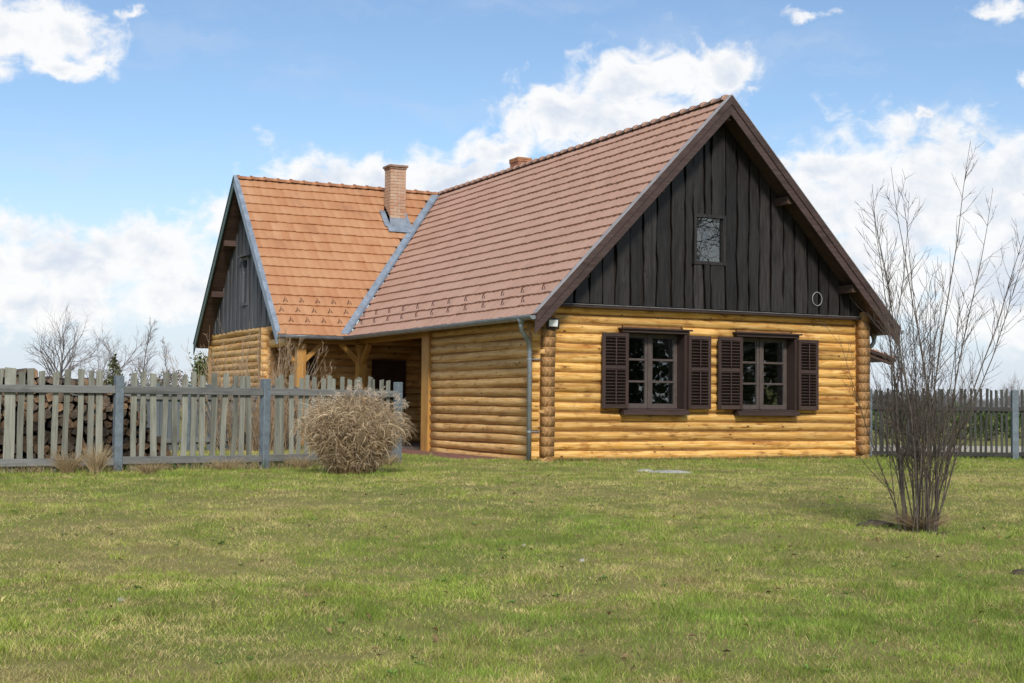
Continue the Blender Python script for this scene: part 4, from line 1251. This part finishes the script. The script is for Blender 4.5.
def merge(parts):
    V = []; Q = []; C = []; n = 0
    for v, q, c in parts:
        V.append(v); Q.append(q + n); C.append(c); n += len(v)
    return np.concatenate(V), np.concatenate(Q), np.concatenate(C)

def reed_clump(p):
    root = empty('ornamental_grass', p); tag(root, 'round clump of dry straw-coloured ornamental grass in front of the fence', 'grass clump')
    n = 900; k = 6
    ph = RNG.uniform(0, 2 * np.pi, n); u = np.sqrt(RNG.uniform(0, 1, n))
    r0 = 0.31 * u; R1 = 0.77 * np.clip(u * 1.0 + RNG.normal(0, .10, n), 0, 1.06)
    zt = 1.10 * np.sqrt(np.maximum(1 - 0.50 * (R1 / 0.74) ** 2, 0.15)) * RNG.uniform(0.82, 1.06, n)
    t = np.linspace(0, 1, k)[None, :]
    dphi = RNG.normal(0, .25, n)[:, None] * t
    rr = r0[:, None] + (R1 - r0)[:, None] * t ** 1.15
    a = ph[:, None] + dphi
    P = np.stack([rr * np.cos(a), rr * np.sin(a) * 0.8, zt[:, None] * t - 0.01], -1)
    c = np.array([0.33, 0.225, 0.115]) * RNG.uniform(0.55, 1.2, n)[:, None]
    v, q, cc = ribbons(P, RNG.uniform(.005, .009, n), c, 0.5)
    add('stems', np_mesh('stems', v, quads=q, m=MT['blade'], colors=cc), root)
    # leaves that curl away from the stems
    m_ = 10500; k = 8
    si = RNG.integers(0, n, m_); ts = RNG.uniform(0.06, 1.0, m_) ** 0.75
    idx = ts * 5; i0 = np.minimum(idx.astype(int), 4); fr = (idx - i0)[:, None]
    st_ = P[si, i0] * (1 - fr) + P[si, i0 + 1] * fr
    d = P[si, i0 + 1] - P[si, i0]; d /= np.linalg.norm(d, axis=1, keepdims=True)
    out = st_ * np.array([1, 1, 0]); out /= np.linalg.norm(out, axis=1, keepdims=True) + 1e-6
    dirv = d * 0.9 + out * RNG.uniform(0, .5, (m_, 1)) + RNG.normal(0, .38, (m_, 3)); dirv /= np.linalg.norm(dirv, axis=1, keepdims=True)
    L = RNG.uniform(0.10, 0.30, m_) * (0.45 + 0.55 * ts); step = (L / (k - 1))[:, None]
    paths = np.zeros((m_, k, 3)); paths[:, 0] = st_
    curl = RNG.normal(0, .48, (m_, 3))
    for j in range(1, k):
        dirv = dirv + curl * 0.55 + np.array([0, 0, -0.30]); dirv /= np.linalg.norm(dirv, axis=1, keepdims=True)
        paths[:, j] = paths[:, j - 1] + dirv * step
    paths[..., 2] = np.maximum(paths[..., 2], 0.01)
    tt = RNG.uniform(0, 1, m_)[:, None]
    c = (np.array([0.74, 0.58, 0.39]) * (1 - tt) + np.array([0.47, 0.33, 0.19]) * tt) * (RNG.uniform(0.35, 1.25, m_))[:, None]
    v, q, cc = ribbons(paths, RNG.uniform(.005, .010, m_), c, 0.7)
    add('leaves', np_mesh('leaves', v, quads=q, m=MT['blade'], colors=cc), root)
    # pale seed plumes
    for (fx, z) in ((-0.05, 1.16), (0.08, 1.22), (0.30, 1.10), (0.42, 1.12), (0.62, 1.06), (0.72, 0.98), (-0.45, 1.02), (-0.55, 1.00), (0.20, 1.14), (-0.22, 1.08)):
        b0 = np.array([fx * _r0.x, fx * _r0.y, z]); nn = 70
        st0 = b0 + RNG.normal(0, 1, (nn, 3)) * np.array([.018, .018, .03])
        dv_ = RNG.normal(0, 1, (nn, 3)) + np.array([0, 0, .6]); dv_ /= np.linalg.norm(dv_, axis=1, keepdims=True)
        kk = np.linspace(0, 1, 3)[None, :, None]
        pp = st0[:, None, :] + dv_[:, None, :] * kk * 0.05 + np.array([0, 0, -.02]) * kk ** 2
        c = np.array([0.62, 0.52, 0.40]) * RNG.uniform(.8, 1.15, nn)[:, None]
        v1 = ribbons(pp, np.full(nn, .006), c, 0.5)
        s0 = np.array([fx * .5 * _r0.x, fx * .5 * _r0.y, .3]); sp = np.stack([s0 * (1 - w_) + (b0 - s0 + s0) * w_ for w_ in np.linspace(0, 1, 5)])[None]
        v2 = ribbons(sp, np.array([.006]), np.array([[.36, .26, .14]]), 0.3)
        v, q, cc = merge([v1, v2])
        add('plume', np_mesh('plume', v, quads=q, m=MT['blade'], colors=cc), root)
reed_clump(ground_at(352, 474))

def tuft(p, h, r, n, colr, name, label, cat='grass tuft', group=None, droop=0.4):
    k = 5
    ph = RNG.uniform(0, 2 * np.pi, n); r0 = r * 0.35 * np.sqrt(RNG.uniform(0, 1, n)); L = h * RNG.uniform(.5, 1.15, n)
    t = np.linspace(0, 1, k)[None, :]
    rr = r0[:, None] + (r * RNG.uniform(.1, 1.0, n))[:, None] * t ** 1.6
    zz = L[:, None] * (t - droop * RNG.uniform(0, 1, n)[:, None] * t ** 2.5)
    a = ph[:, None] + RNG.normal(0, .3, n)[:, None] * t
    P = np.stack([rr * np.cos(a), rr * np.sin(a), zz], -1)
    c = np.array(colr) * RNG.uniform(.6, 1.25, n)[:, None]
    v, q, cc = ribbons(P, RNG.uniform(.004, .009, n), c, 0.8)
    o = add(name, np_mesh(name, v, quads=q, m=MT['blade'], colors=cc), None, p)
    return tag(o, label, cat, group)
STRAW = (0.42, 0.31, 0.17)
tuft(ground_at(68, 474), 0.34, 0.26, 420, STRAW, 'dry_grass_tuft', 'dry straw grass tuft at the fence foot, leftmost of the tufts', group='dry tufts along the fence')
tuft(ground_at(96, 474), 0.42, 0.22, 460, (0.50, 0.38, 0.22), 'dry_grass_tuft', 'tall pale dry grass tuft just left of the first fence post', group='dry tufts along the fence')
tuft(ground_at(150, 474), 0.20, 0.26, 260, STRAW, 'dry_grass_tuft', 'low dry grass tuft right of the first fence post', group='dry tufts along the fence')
tuft(ground_at(226, 471), 0.20, 0.30, 280, STRAW, 'dry_grass_tuft', 'low dry grass tuft left of the middle fence post', group='dry tufts along the fence')
tuft(ground_at(386, 466), 0.22, 0.24, 240, STRAW, 'dry_grass_tuft', 'low dry grass tuft between the ornamental grass and the end post', group='dry tufts along the fence')
tuft(ground_at(300, 469), 0.22, 0.26, 240, STRAW, 'dry_grass_tuft', 'low dry grass tuft right of the middle fence post', group='dry tufts along the fence')
# long grass the mower misses under the fence
pts = []
for a, c in zip([f0] + fp[:-1], fp):
    n = int((c - a).length * 1500); s = RNG.uniform(0, 1, n); off = RNG.normal(-0.02, 0.13, n)
    t = (c - a).normalized(); pts.append(np.stack([a.x + (c.x - a.x) * s + t.y * off, a.y + (c.y - a.y) * s - t.x * off], -1))
pts = np.concatenate(pts); n = len(pts)
pts = pts[fbm(pts[:, 0] * 2.2, pts[:, 1] * 2.2, 8, 3) > RNG.uniform(.2, .7, n)]; n = len(pts)
dry = RNG.uniform(0, 1, n) < 0.68
c = np.where(dry[:, None], np.array(STRAW), np.array([0.10, 0.17, 0.03])) * RNG.uniform(.6, 1.2, n)[:, None]
V, Q, T, CC = blades(np.stack([pts[:, 0], pts[:, 1], gz(pts[:, 0], pts[:, 1])], -1), RNG.uniform(.05, .17, n), RNG.uniform(.004, .009, n), RNG.uniform(.2, 1.1, n), c, 2)
tag(add('fence_line_grass', np_mesh('fence_line_grass', V, quads=Q, tris=T, m=MT['blade'], colors=CC)), 'long uncut straw and green grass along the fence foot', 'grass', kind='stuff')

n = 5200
xw = RNG.uniform(-0.3, W + 0.3, n); yw = -0.17 - np.abs(RNG.normal(0, .07, n))
k = fbm(xw * 2.5, yw, 18, 3) > RNG.uniform(.15, .75, n); xw, yw = xw[k], yw[k]; n = len(xw)
c = np.where((RNG.uniform(0, 1, n) < .45)[:, None], np.array(STRAW), np.array([0.15, 0.22, 0.035])) * RNG.uniform(.6, 1.2, n)[:, None]
V, Q, T, CC = blades(np.stack([xw, yw, gz(xw, yw)], -1), RNG.uniform(.03, .10, n), RNG.uniform(.005, .010, n), RNG.uniform(.2, 1.0, n), c, 2)
tag(add('wall_foot_grass', np_mesh('wall_foot_grass', V, quads=Q, tris=T, m=MT['blade'], colors=CC)), 'uncut grass along the foot of the front log wall', 'grass', kind='stuff')

# --- woody plants
def rv(s=1.0): return Vector((random.gauss(0, s), random.gauss(0, s), random.gauss(0, s)))
def branch(b, p, d, L, r, k=4, sides=4, wob=0.10, up=0.05, tip=0.35):
    pts = [p.copy()]; rad = [r]; q = p.copy(); dd = d.normalized()
    for i in range(k):
        dd = (dd + rv(wob) + Vector((0, 0, up))).normalized()
        q = q + dd * (L / k); pts.append(q.copy()); rad.append(r * (1 - (1 - tip) * (i + 1) / k))
    b.tube(pts, rad, sides, False)
    return pts, rad, dd

def perp(d, ang, az):
    d = d.normalized(); o1 = d.orthogonal().normalized(); o2 = d.cross(o1)
    return (d * math.cos(ang) + (o1 * math.cos(az) + o2 * math.sin(az)) * math.sin(ang)).normalized()

def along(pts, rad, t):
    f = t * (len(pts) - 1); i = min(int(f), len(pts) - 2); w = f - i
    return pts[i].lerp(pts[i + 1], w), rad[i] * (1 - w) + rad[i + 1] * w, (pts[i + 1] - pts[i]).normalized()

def hazel(name, label, p, H, n_st, base_r, spread, m1, m2, twigs=8, low=True, cat='shrub', up=0.03, thick=0.014, minr=0.0028, lose=0.35):
    root = empty(name, p); tag(root, label, cat)
    bs, bt_ = MB(), MB()
    for i in range(n_st):
        az = random.uniform(0, 6.283); rr = base_r * math.sqrt(random.random())
        p0 = Vector((math.cos(az) * rr, math.sin(az) * rr, -0.03))
        az2 = az + random.gauss(0, .7)
        ln = abs(random.gauss(0, spread)) + 0.03
        d = Vector((math.cos(az2) * math.sin(ln), math.sin(az2) * math.sin(ln), math.cos(ln)))
        L = H * (random.uniform(.6, 1.02) if i < n_st * .6 else random.uniform(.25, .65)) * (1 - lose * min(1, ln / .8))
        r = thick * (0.45 + 0.75 * L / H)
        pts, rad, _ = branch(bs, p0, d, L, r, 8, 5, 0.045, up, 0.16)
        nt = int(twigs * L / H * random.uniform(.7, 1.3)) + 1
        for j in range(nt):
            t = random.uniform(.18, .97); q, qr, qd = along(pts, rad, t)
            tl = (1 - t * .62) * random.uniform(.14, .34) * H * 0.62
            tw, tr, _ = branch(bt_, q, perp(qd, random.uniform(.35, .75), random.uniform(0, 6.28)), tl, max(qr * .55, minr), 5, 3, .07, .06, .35)
            for s in range(random.randint(1, 3)):
                q2, r2, d2 = along(tw, tr, random.uniform(.25, .95))
                branch(bt_, q2, perp(d2, random.uniform(.35, .8), random.uniform(0, 6.28)), tl * random.uniform(.2, .5), max(r2 * .7, minr * .8), 3, 3, .08, .06, .5)
    bs.build('stems', m1, root, True); bt_.build('twigs', m2, root)
    return root
sp = ground_at(918, 531)
random.seed(21)
hazel('bare_shrub', 'tall leafless many-stemmed shrub on the lawn right of the house', sp, 3.75, 42, 0.18, 0.21, MT['bark'], MT['twig'], 27, thick=0.0092, up=0.03, minr=0.0025, lose=0.55)
tuft(sp + Vector((0.02, 0, 0)), 0.20, 0.30, 520, (0.36, 0.26, 0.15), 'dry_grass_tuft', 'ring of dry grass round the foot of the bare shrub')
random.seed(5)
q = on_plane(262, 360, 'y', 6.2); q = Vector((q.x, q.y, 0))
hazel('brown_shrub', 'brown leafless bushy shrub between the fence and the porch', q, 2.75, 190, 0.9, 0.36, MT['twig_brown'], MT['twig_brown'], 11, up=-0.015, thick=0.011, minr=0.0042)
q = on_plane(216, 360, 'y', 9.0); q = Vector((q.x, q.y, 0))
hazel('brown_shrub', 'sparse leafless shrub reaching up below the left gable', q, 2.9, 55, 0.5, 0.40, MT['twig_brown'], MT['twig_brown'], 10, up=0.0, thick=0.011, minr=0.0042)

def tree_mesh(H, trunk_frac, n_main, levels, spread, r0, rng_seed, slender=False):
    random.seed(rng_seed)
    bt_, bc = MB(), MB()
    pts, rad, d = branch(bt_, Vector((0, 0, -0.1)), Vector((0, 0, 1)), H * (0.95 if slender else 0.55), r0, 8, 7, 0.05, 0.05, 0.12 if slender else 0.5)
    def rec(p, dirv, L, r, lev):
        ps, rs, dd = branch(bc, p, dirv, L, r, 5 if lev < 2 else 3, 4 if lev < 2 else 3, 0.11, 0.05, 0.35)
        if lev >= levels: return
        for k in range(random.randint(5, 7) if lev < levels - 1 else random.randint(6, 9)):
            t = random.uniform(.25, 1.0); q, qr, qd = along(ps, rs, t)
            rec(q, perp(qd, random.uniform(.35, .85), random.uniform(0, 6.28)), L * random.uniform(.38, .62), max(qr * .62, 0.0075 * H / 6), lev + 1)
    for k in range(n_main):
        t = random.uniform(trunk_frac, 1.0) if k > 2 else 1.0
        q, qr, qd = along(pts, rad, t)
        rec(q, perp(qd, spread * random.uniform(.5, 1.2), k * 2.4 + random.uniform(-.4, .4)), H * (0.45 if not slender else 0.30 * (1.25 - t)) * random.uniform(.75, 1.05), qr * .6, 1)
    return bt_, bc
TREES = {}
for nm, a in {'round': (7.0, 0.35, 13, 3, 0.75, 0.16, 3, False), 'birch': (8.0, 0.25, 34, 2, 0.65, 0.10, 4, True), 'loose': (7.0, 0.35, 11, 3, 0.95, 0.13, 8, False)}.items():
    t_, c_ = tree_mesh(*a)
    TREES[nm] = (t_.mesh('trunk', MT['far_bark'], True), c_.mesh('crown', MT['far_twig']))
def tree(kind, px, depth, top_y, label, name='bare_tree', group='bare trees beyond the fence', H0=7.0, loc=None, H=None, rz=0):
    if loc is None:
        d = ray(px, 400); s = depth / d.dot(_f); p = CAM + d * s; p = Vector((p.x, p.y, float(gz(p.x, p.y))))
        hor = 341.5 + FPX * math.tan(PITCH) + (px - 512) * math.tan(ROLL)
        H = CAM.z + (hor - top_y) * depth / FPX
    else: p = Vector(loc)
    root = empty(name, p); tag(root, label, 'tree', group)
    root.scale = (H / H0,) * 3; root.rotation_euler = (0, 0, rz)
    add('trunk', TREES[kind][0], root); add('crown', TREES[kind][1], root)
    return root
tree('round', 60, 85, 322, 'round-crowned bare tree on the horizon above the woodpile', H0=6.6, rz=1.0)
tree('birch', 142, 80, 318, 'slender upright bare tree left of the house gable', H0=8.0, rz=0.3)
tree('birch', 168, 88, 338, 'shorter slender bare tree close to the house gable', H0=8.0, rz=2.0)
tree('loose', 122, 95, 336, 'thin spreading bare tree between the round and the slender one', H0=6.6, rz=2.6)
tree('loose', 92, 92, 348, 'small loose bare tree right of the round-crowned one', H0=6.6, rz=4.6)
tree('loose', 972, 130, 374, 'faint bare tree beyond the right fence behind the shrub', H0=6.6, rz=0.6)
tree('round', 1012, 150, 380, 'small bare tree at the right edge beyond the fence', H0=6.6, rz=0.2)
# trees on the photographer's side of the lawn: they only show mirrored in the window panes
tree('round', 0, 0, 0, 'bare tree mirrored in the left window panes', group='trees behind the photographer', H0=6.6, loc=(17.0, -27.0, -0.3), H=8.5)
tree('loose', 0, 0, 0, 'bare tree mirrored in the right window panes', group='trees behind the photographer', H0=6.6, loc=(21.5, -25.0, -0.3), H=9.0, rz=2)
tree('round', 0, 0, 0, 'bare tree mirrored in the attic window pane', group='trees behind the photographer', H0=6.6, loc=(14.0, -21.0, -0.3), H=11.5, rz=4)

def leafy(name, label, p, rx, ry, H, n, colr, size, group=None, conic=False, cat='shrub'):
    root = empty(name, p); tag(root, label, cat, group)
    k = 26
    cz = RNG.uniform(.12, .95, k); ca = RNG.uniform(0, 6.28, k); cr = np.sqrt(RNG.uniform(0.05, 1, k)) * (np.sqrt(np.maximum(1 - (cz * 2 - 1) ** 2 * .8, .1)) if not conic else (1 - cz) * 1.0)
    cen = np.stack([cr * np.cos(ca) * rx, cr * np.sin(ca) * ry, cz * H], -1)
    i = RNG.integers(0, k, n); rad = RNG.uniform(.7, 1.2, k)[i][:, None] * np.array([rx, ry, H * .5]) * (0.32 if not conic else .25)
    pos = cen[i] + RNG.normal(0, .55, (n, 3)) * rad; pos[:, 2] = np.maximum(pos[:, 2], 0.03)
    a = RNG.normal(0, 1, (n, 3)); a /= np.linalg.norm(a, axis=1, keepdims=True); b_ = np.cross(a, RNG.normal(0, 1, (n, 3))); b_ /= np.linalg.norm(b_, axis=1, keepdims=True)
    s = size * RNG.uniform(.6, 1.3, n)[:, None]
    V = np.stack([pos - a * s, pos + b_ * s * .45, pos + a * s, pos - b_ * s * .45], 1).reshape(-1, 3)
    V[:, 2] = np.maximum(V[:, 2], 0.0)
    Q = np.arange(n)[:, None] * 4 + np.arange(4)
    C = np.repeat((np.array(colr) * RNG.uniform(.55, 1.4, k)[i][:, None] * RNG.uniform(.75, 1.25, n)[:, None])[:, None, :], 4, 1).reshape(-1, 3)
    add('crown', np_mesh('crown', V, quads=Q, m=MT['leaf'], colors=C), root)
    b = MB()
    for j in range(6 if not conic else 1):
        e = cen[j] if not conic else np.array([0, 0, H * .9])
        b.tube([(0, 0, -.05), tuple(e * .55 + np.array([0, 0, .02])), tuple(e)], [.03, .02, .008], 5)
    b.build('trunk', MT['bark'], root)
    return root
MIR = [(12.5, -23.0, 3.0, 6.5), (20.0, -30.0, 3.4, 7.5), (27.0, -28.0, 3.2, 7.0), (31.0, -40.0, 4.5, 9.0), (16.0, -36.0, 4.0, 8.5), (36.0, -30.0, 3.5, 7.0)]
MLAB = ['nearest dark evergreen mirrored in the left window', 'dark evergreen mirrored in the middle of the left window', 'dark evergreen mirrored between the two windows', 'tall far evergreen mirrored in the panes', 'broad evergreen mirrored in the lower left panes', 'dark evergreen mirrored in the right window']
for (mx_, my_, mr_, mh_), ml_ in zip(MIR, MLAB):
    leafy('evergreen_tree', ml_, Vector((mx_, my_, -0.3)), mr_, mr_, mh_, 2600, (0.045, 0.06, 0.022), .22, group='trees behind the photographer', cat='tree')
def far_pt(px, depth):
    d = ray(px, 405); p = CAM + d * (depth / d.dot(_f)); return Vector((p.x, p.y, float(gz(p.x, p.y))))
random.seed(3)
leafy('evergreen_shrub', 'green bush under the left end of the gable', far_pt(203, 62), .75, .75, 2.7, 5000, (0.075, 0.105, 0.03), .085)
leafy('conifer', 'small olive conifer above the fence between the bare trees', far_pt(112, 70), .9, .9, 3.2, 1400, (0.10, 0.105, 0.045), .10, conic=True, cat='tree')
leafy('thicket_shrub', 'reddish-brown thicket left of the house gable', far_pt(182, 75), 1.9, 1.5, 2.4, 2200, (0.17, 0.125, 0.095), .09)
leafy('thicket_shrub', 'low olive-brown thicket right of the first fence post', far_pt(150, 72), 1.8, 1.4, 2.1, 2000, (0.125, 0.115, 0.065), .09)
labs = ['green shrub beyond the right fence, nearest the house wall', 'green shrub beyond the right fence, left of the bare shrub stems', 'green shrub beyond the right fence, just behind the bare shrub', 'green shrub beyond the right fence, right of the bare shrub stems', 'green shrub beyond the right fence, left of the fence post', 'green shrub beyond the right fence, at the picture edge']
for lb, px, dp_, hh in zip(labs, (884, 908, 935, 962, 990, 1022), (46, 44, 48, 45, 43, 47), (1.0, 1.15, 1.0, 1.1, .95, 1.1)):
    leafy('green_shrub', lb, far_pt(px, dp_), .75, .7, hh, 1300, (0.070, 0.115, 0.028), .055, group='green shrubs beyond the right fence')
leafy('thicket_shrub', 'grey-brown thicket behind the green shrubs beyond the right fence', far_pt(900, 62), 2.2, 1.5, 1.6, 2200, (0.12, 0.11, 0.09), .08)

# ------------------------------------------------------------------ small things on the lawn
def lump(name, p, rx, ry, h, m, label, cat, seed=0, n=14, spiky=0.25, group=None):
    rng = np.random.default_rng(seed); vs = []; fs = []; rings = 5
    for i in range(rings):
        t = i / (rings - 1)
        for k in range(n):
            a = 2 * math.pi * k / n; rr = math.cos(t * math.pi / 2 * .92) * (1 + spiky * (rng.random() - .5))
            vs.append((math.cos(a) * rx * rr, math.sin(a) * ry * rr, h * math.sin(t * math.pi / 2) * (1 + spiky * (rng.random() - .5)) - 0.012))
    for i in range(rings - 1):
        for k in range(n):
            fs.append((i * n + k, i * n + (k + 1) % n, (i + 1) * n + (k + 1) % n, (i + 1) * n + k))
    fs.append(tuple((rings - 1) * n + k for k in range(n))); fs.append(tuple(range(n - 1, -1, -1)))
    me = bpy.data.meshes.new(name); me.from_pydata(vs, [], fs); me.materials.append(m); me.polygons.foreach_set('use_smooth', [True] * len(fs)); me.update()
    return tag(add(name, me, None, p, (0, 0, YAW)), label, cat, group)
lump('molehill', ground_at(876, 525), 0.19, 0.15, 0.05, MT['soil'], 'dark patch of dug soil left of the bare shrub foot', 'soil mound', 1, 18, .5)
lump('molehill', ground_at(946, 534), 0.10, 0.09, 0.03, MT['soil'], 'small dark soil patch right of the bare shrub foot', 'soil mound', 2, 18, .5)
lump('molehill', ground_at(1022, 574), 0.09, 0.09, 0.04, MT['soil'], 'dark soil mound on the lawn at the right picture edge', 'soil mound', 3, 18, .5)
lump('paving_slab', ground_at(670, 472.5), 0.34, 0.22, 0.045, MT['stone'], 'flat pale stone slab on the lawn below the left window', 'slab', 4, 16, .2)
lump('paving_slab', ground_at(645, 471), 0.14, 0.14, 0.04, MT['stone'], 'smaller pale slab left of the large one below the window', 'slab', 5, 14, .2)
lump('stone', ground_at(121, 601), 0.030, 0.024, 0.035, MT['stone'], 'small pale stone on the lawn at the lower left', 'stone', 6)
lump('stone', ground_at(582, 561), 0.024, 0.02, 0.03, MT['stone'], 'tiny white stone on the lawn near the middle', 'stone', 7)
lump('stone', ground_at(524, 546), 0.022, 0.02, 0.03, MT['stone'], 'tiny white stone on the lawn, farther of the two near the middle', 'stone', 8)

def litter():
    n = 420
    D = RNG.uniform(4.6, 19, n) ; S = RNG.uniform(-.42, .42, n) * D
    x = CAM.x + FH.x * D + _r0.x * S; y = CAM.y + FH.y * D + _r0.y * S
    k = ~house_keepout(x, y); x, y = x[k], y[k]; n = len(x)
    c = np.stack([x, y, gz(x, y) + RNG.uniform(.012, .035, n)], -1)
    a = RNG.normal(0, 1, (n, 3)) * np.array([1, 1, .35]); a /= np.linalg.norm(a, axis=1, keepdims=True)
    b_ = np.cross(a, RNG.normal(0, .4, (n, 3)) + np.array([0, 0, 1])); b_ /= np.linalg.norm(b_, axis=1, keepdims=True)
    L = RNG.uniform(.012, .032, n)[:, None]; up_ = np.array([0, 0, 1]) * L * .35
    V = np.stack([c - a * L, c + b_ * L * .5 + up_, c + a * L, c - b_ * L * .5 + up_], 1).reshape(-1, 3)
    T = np.concatenate([np.arange(n)[:, None] * 4 + np.array(q) for q in ((0, 1, 2), (0, 2, 3))])
    C = np.repeat((np.array([0.23, 0.145, 0.075]) * RNG.uniform(.5, 1.6, n)[:, None])[:, None, :], 4, 1).reshape(-1, 3)
    tag(add('fallen_leaves', np_mesh('fallen_leaves', V, tris=T, m=MT['leaf'], colors=C)), 'small brown dead leaves scattered over the lawn', 'leaves', kind='stuff')
    # flat rosettes of broad-leaved weeds
    n = 260
    D = RNG.uniform(4.6, 20, n); S = RNG.uniform(-.42, .42, n) * D
    x = CAM.x + FH.x * D + _r0.x * S; y = CAM.y + FH.y * D + _r0.y * S
    k = (~house_keepout(x, y)) & (fbm(x * .5, y * .5, 99, 3) > RNG.uniform(.3, .65, n)); x, y = x[k], y[k]; n = len(x)
    m_ = 8; R_ = RNG.uniform(.018, .045, n)
    ang = RNG.uniform(0, 6.28, (n, 1)) + np.arange(m_)[None] * 6.283 / m_ + RNG.normal(0, .2, (n, m_))
    Lr = R_[:, None] * RNG.uniform(.6, 1.15, (n, m_)); z0 = gz(x, y)[:, None] + .006
    def P_(f, side, zz): return np.stack([x[:, None] + np.cos(ang) * Lr * f - np.sin(ang) * Lr * side, y[:, None] + np.sin(ang) * Lr * f + np.cos(ang) * Lr * side, z0 + zz], -1)
    h_ = Lr * RNG.uniform(.2, .6, (n, m_))
    V = np.stack([P_(0, 0, 0 * h_), P_(.6, .22, h_), P_(1, 0, h_ * .8), P_(.6, -.22, h_)], 2).reshape(-1, 3)
    Q = np.arange(n * m_)[:, None] * 4 + np.arange(4)
    C = np.repeat((np.array([0.150, 0.270, 0.050]) * RNG.uniform(.7, 1.3, n)[:, None])[:, None, :], m_ * 4, 1).reshape(-1, 3)
    tag(add('lawn_weeds', np_mesh('lawn_weeds', V, quads=Q, m=MT['leaf'], colors=C)), 'low broad-leaved weeds dotted through the lawn', 'weeds', kind='stuff')
litter()

scene.render.engine = 'CYCLES'
scene.cycles.max_bounces = 6
scene.cycles.transparent_max_bounces = 8
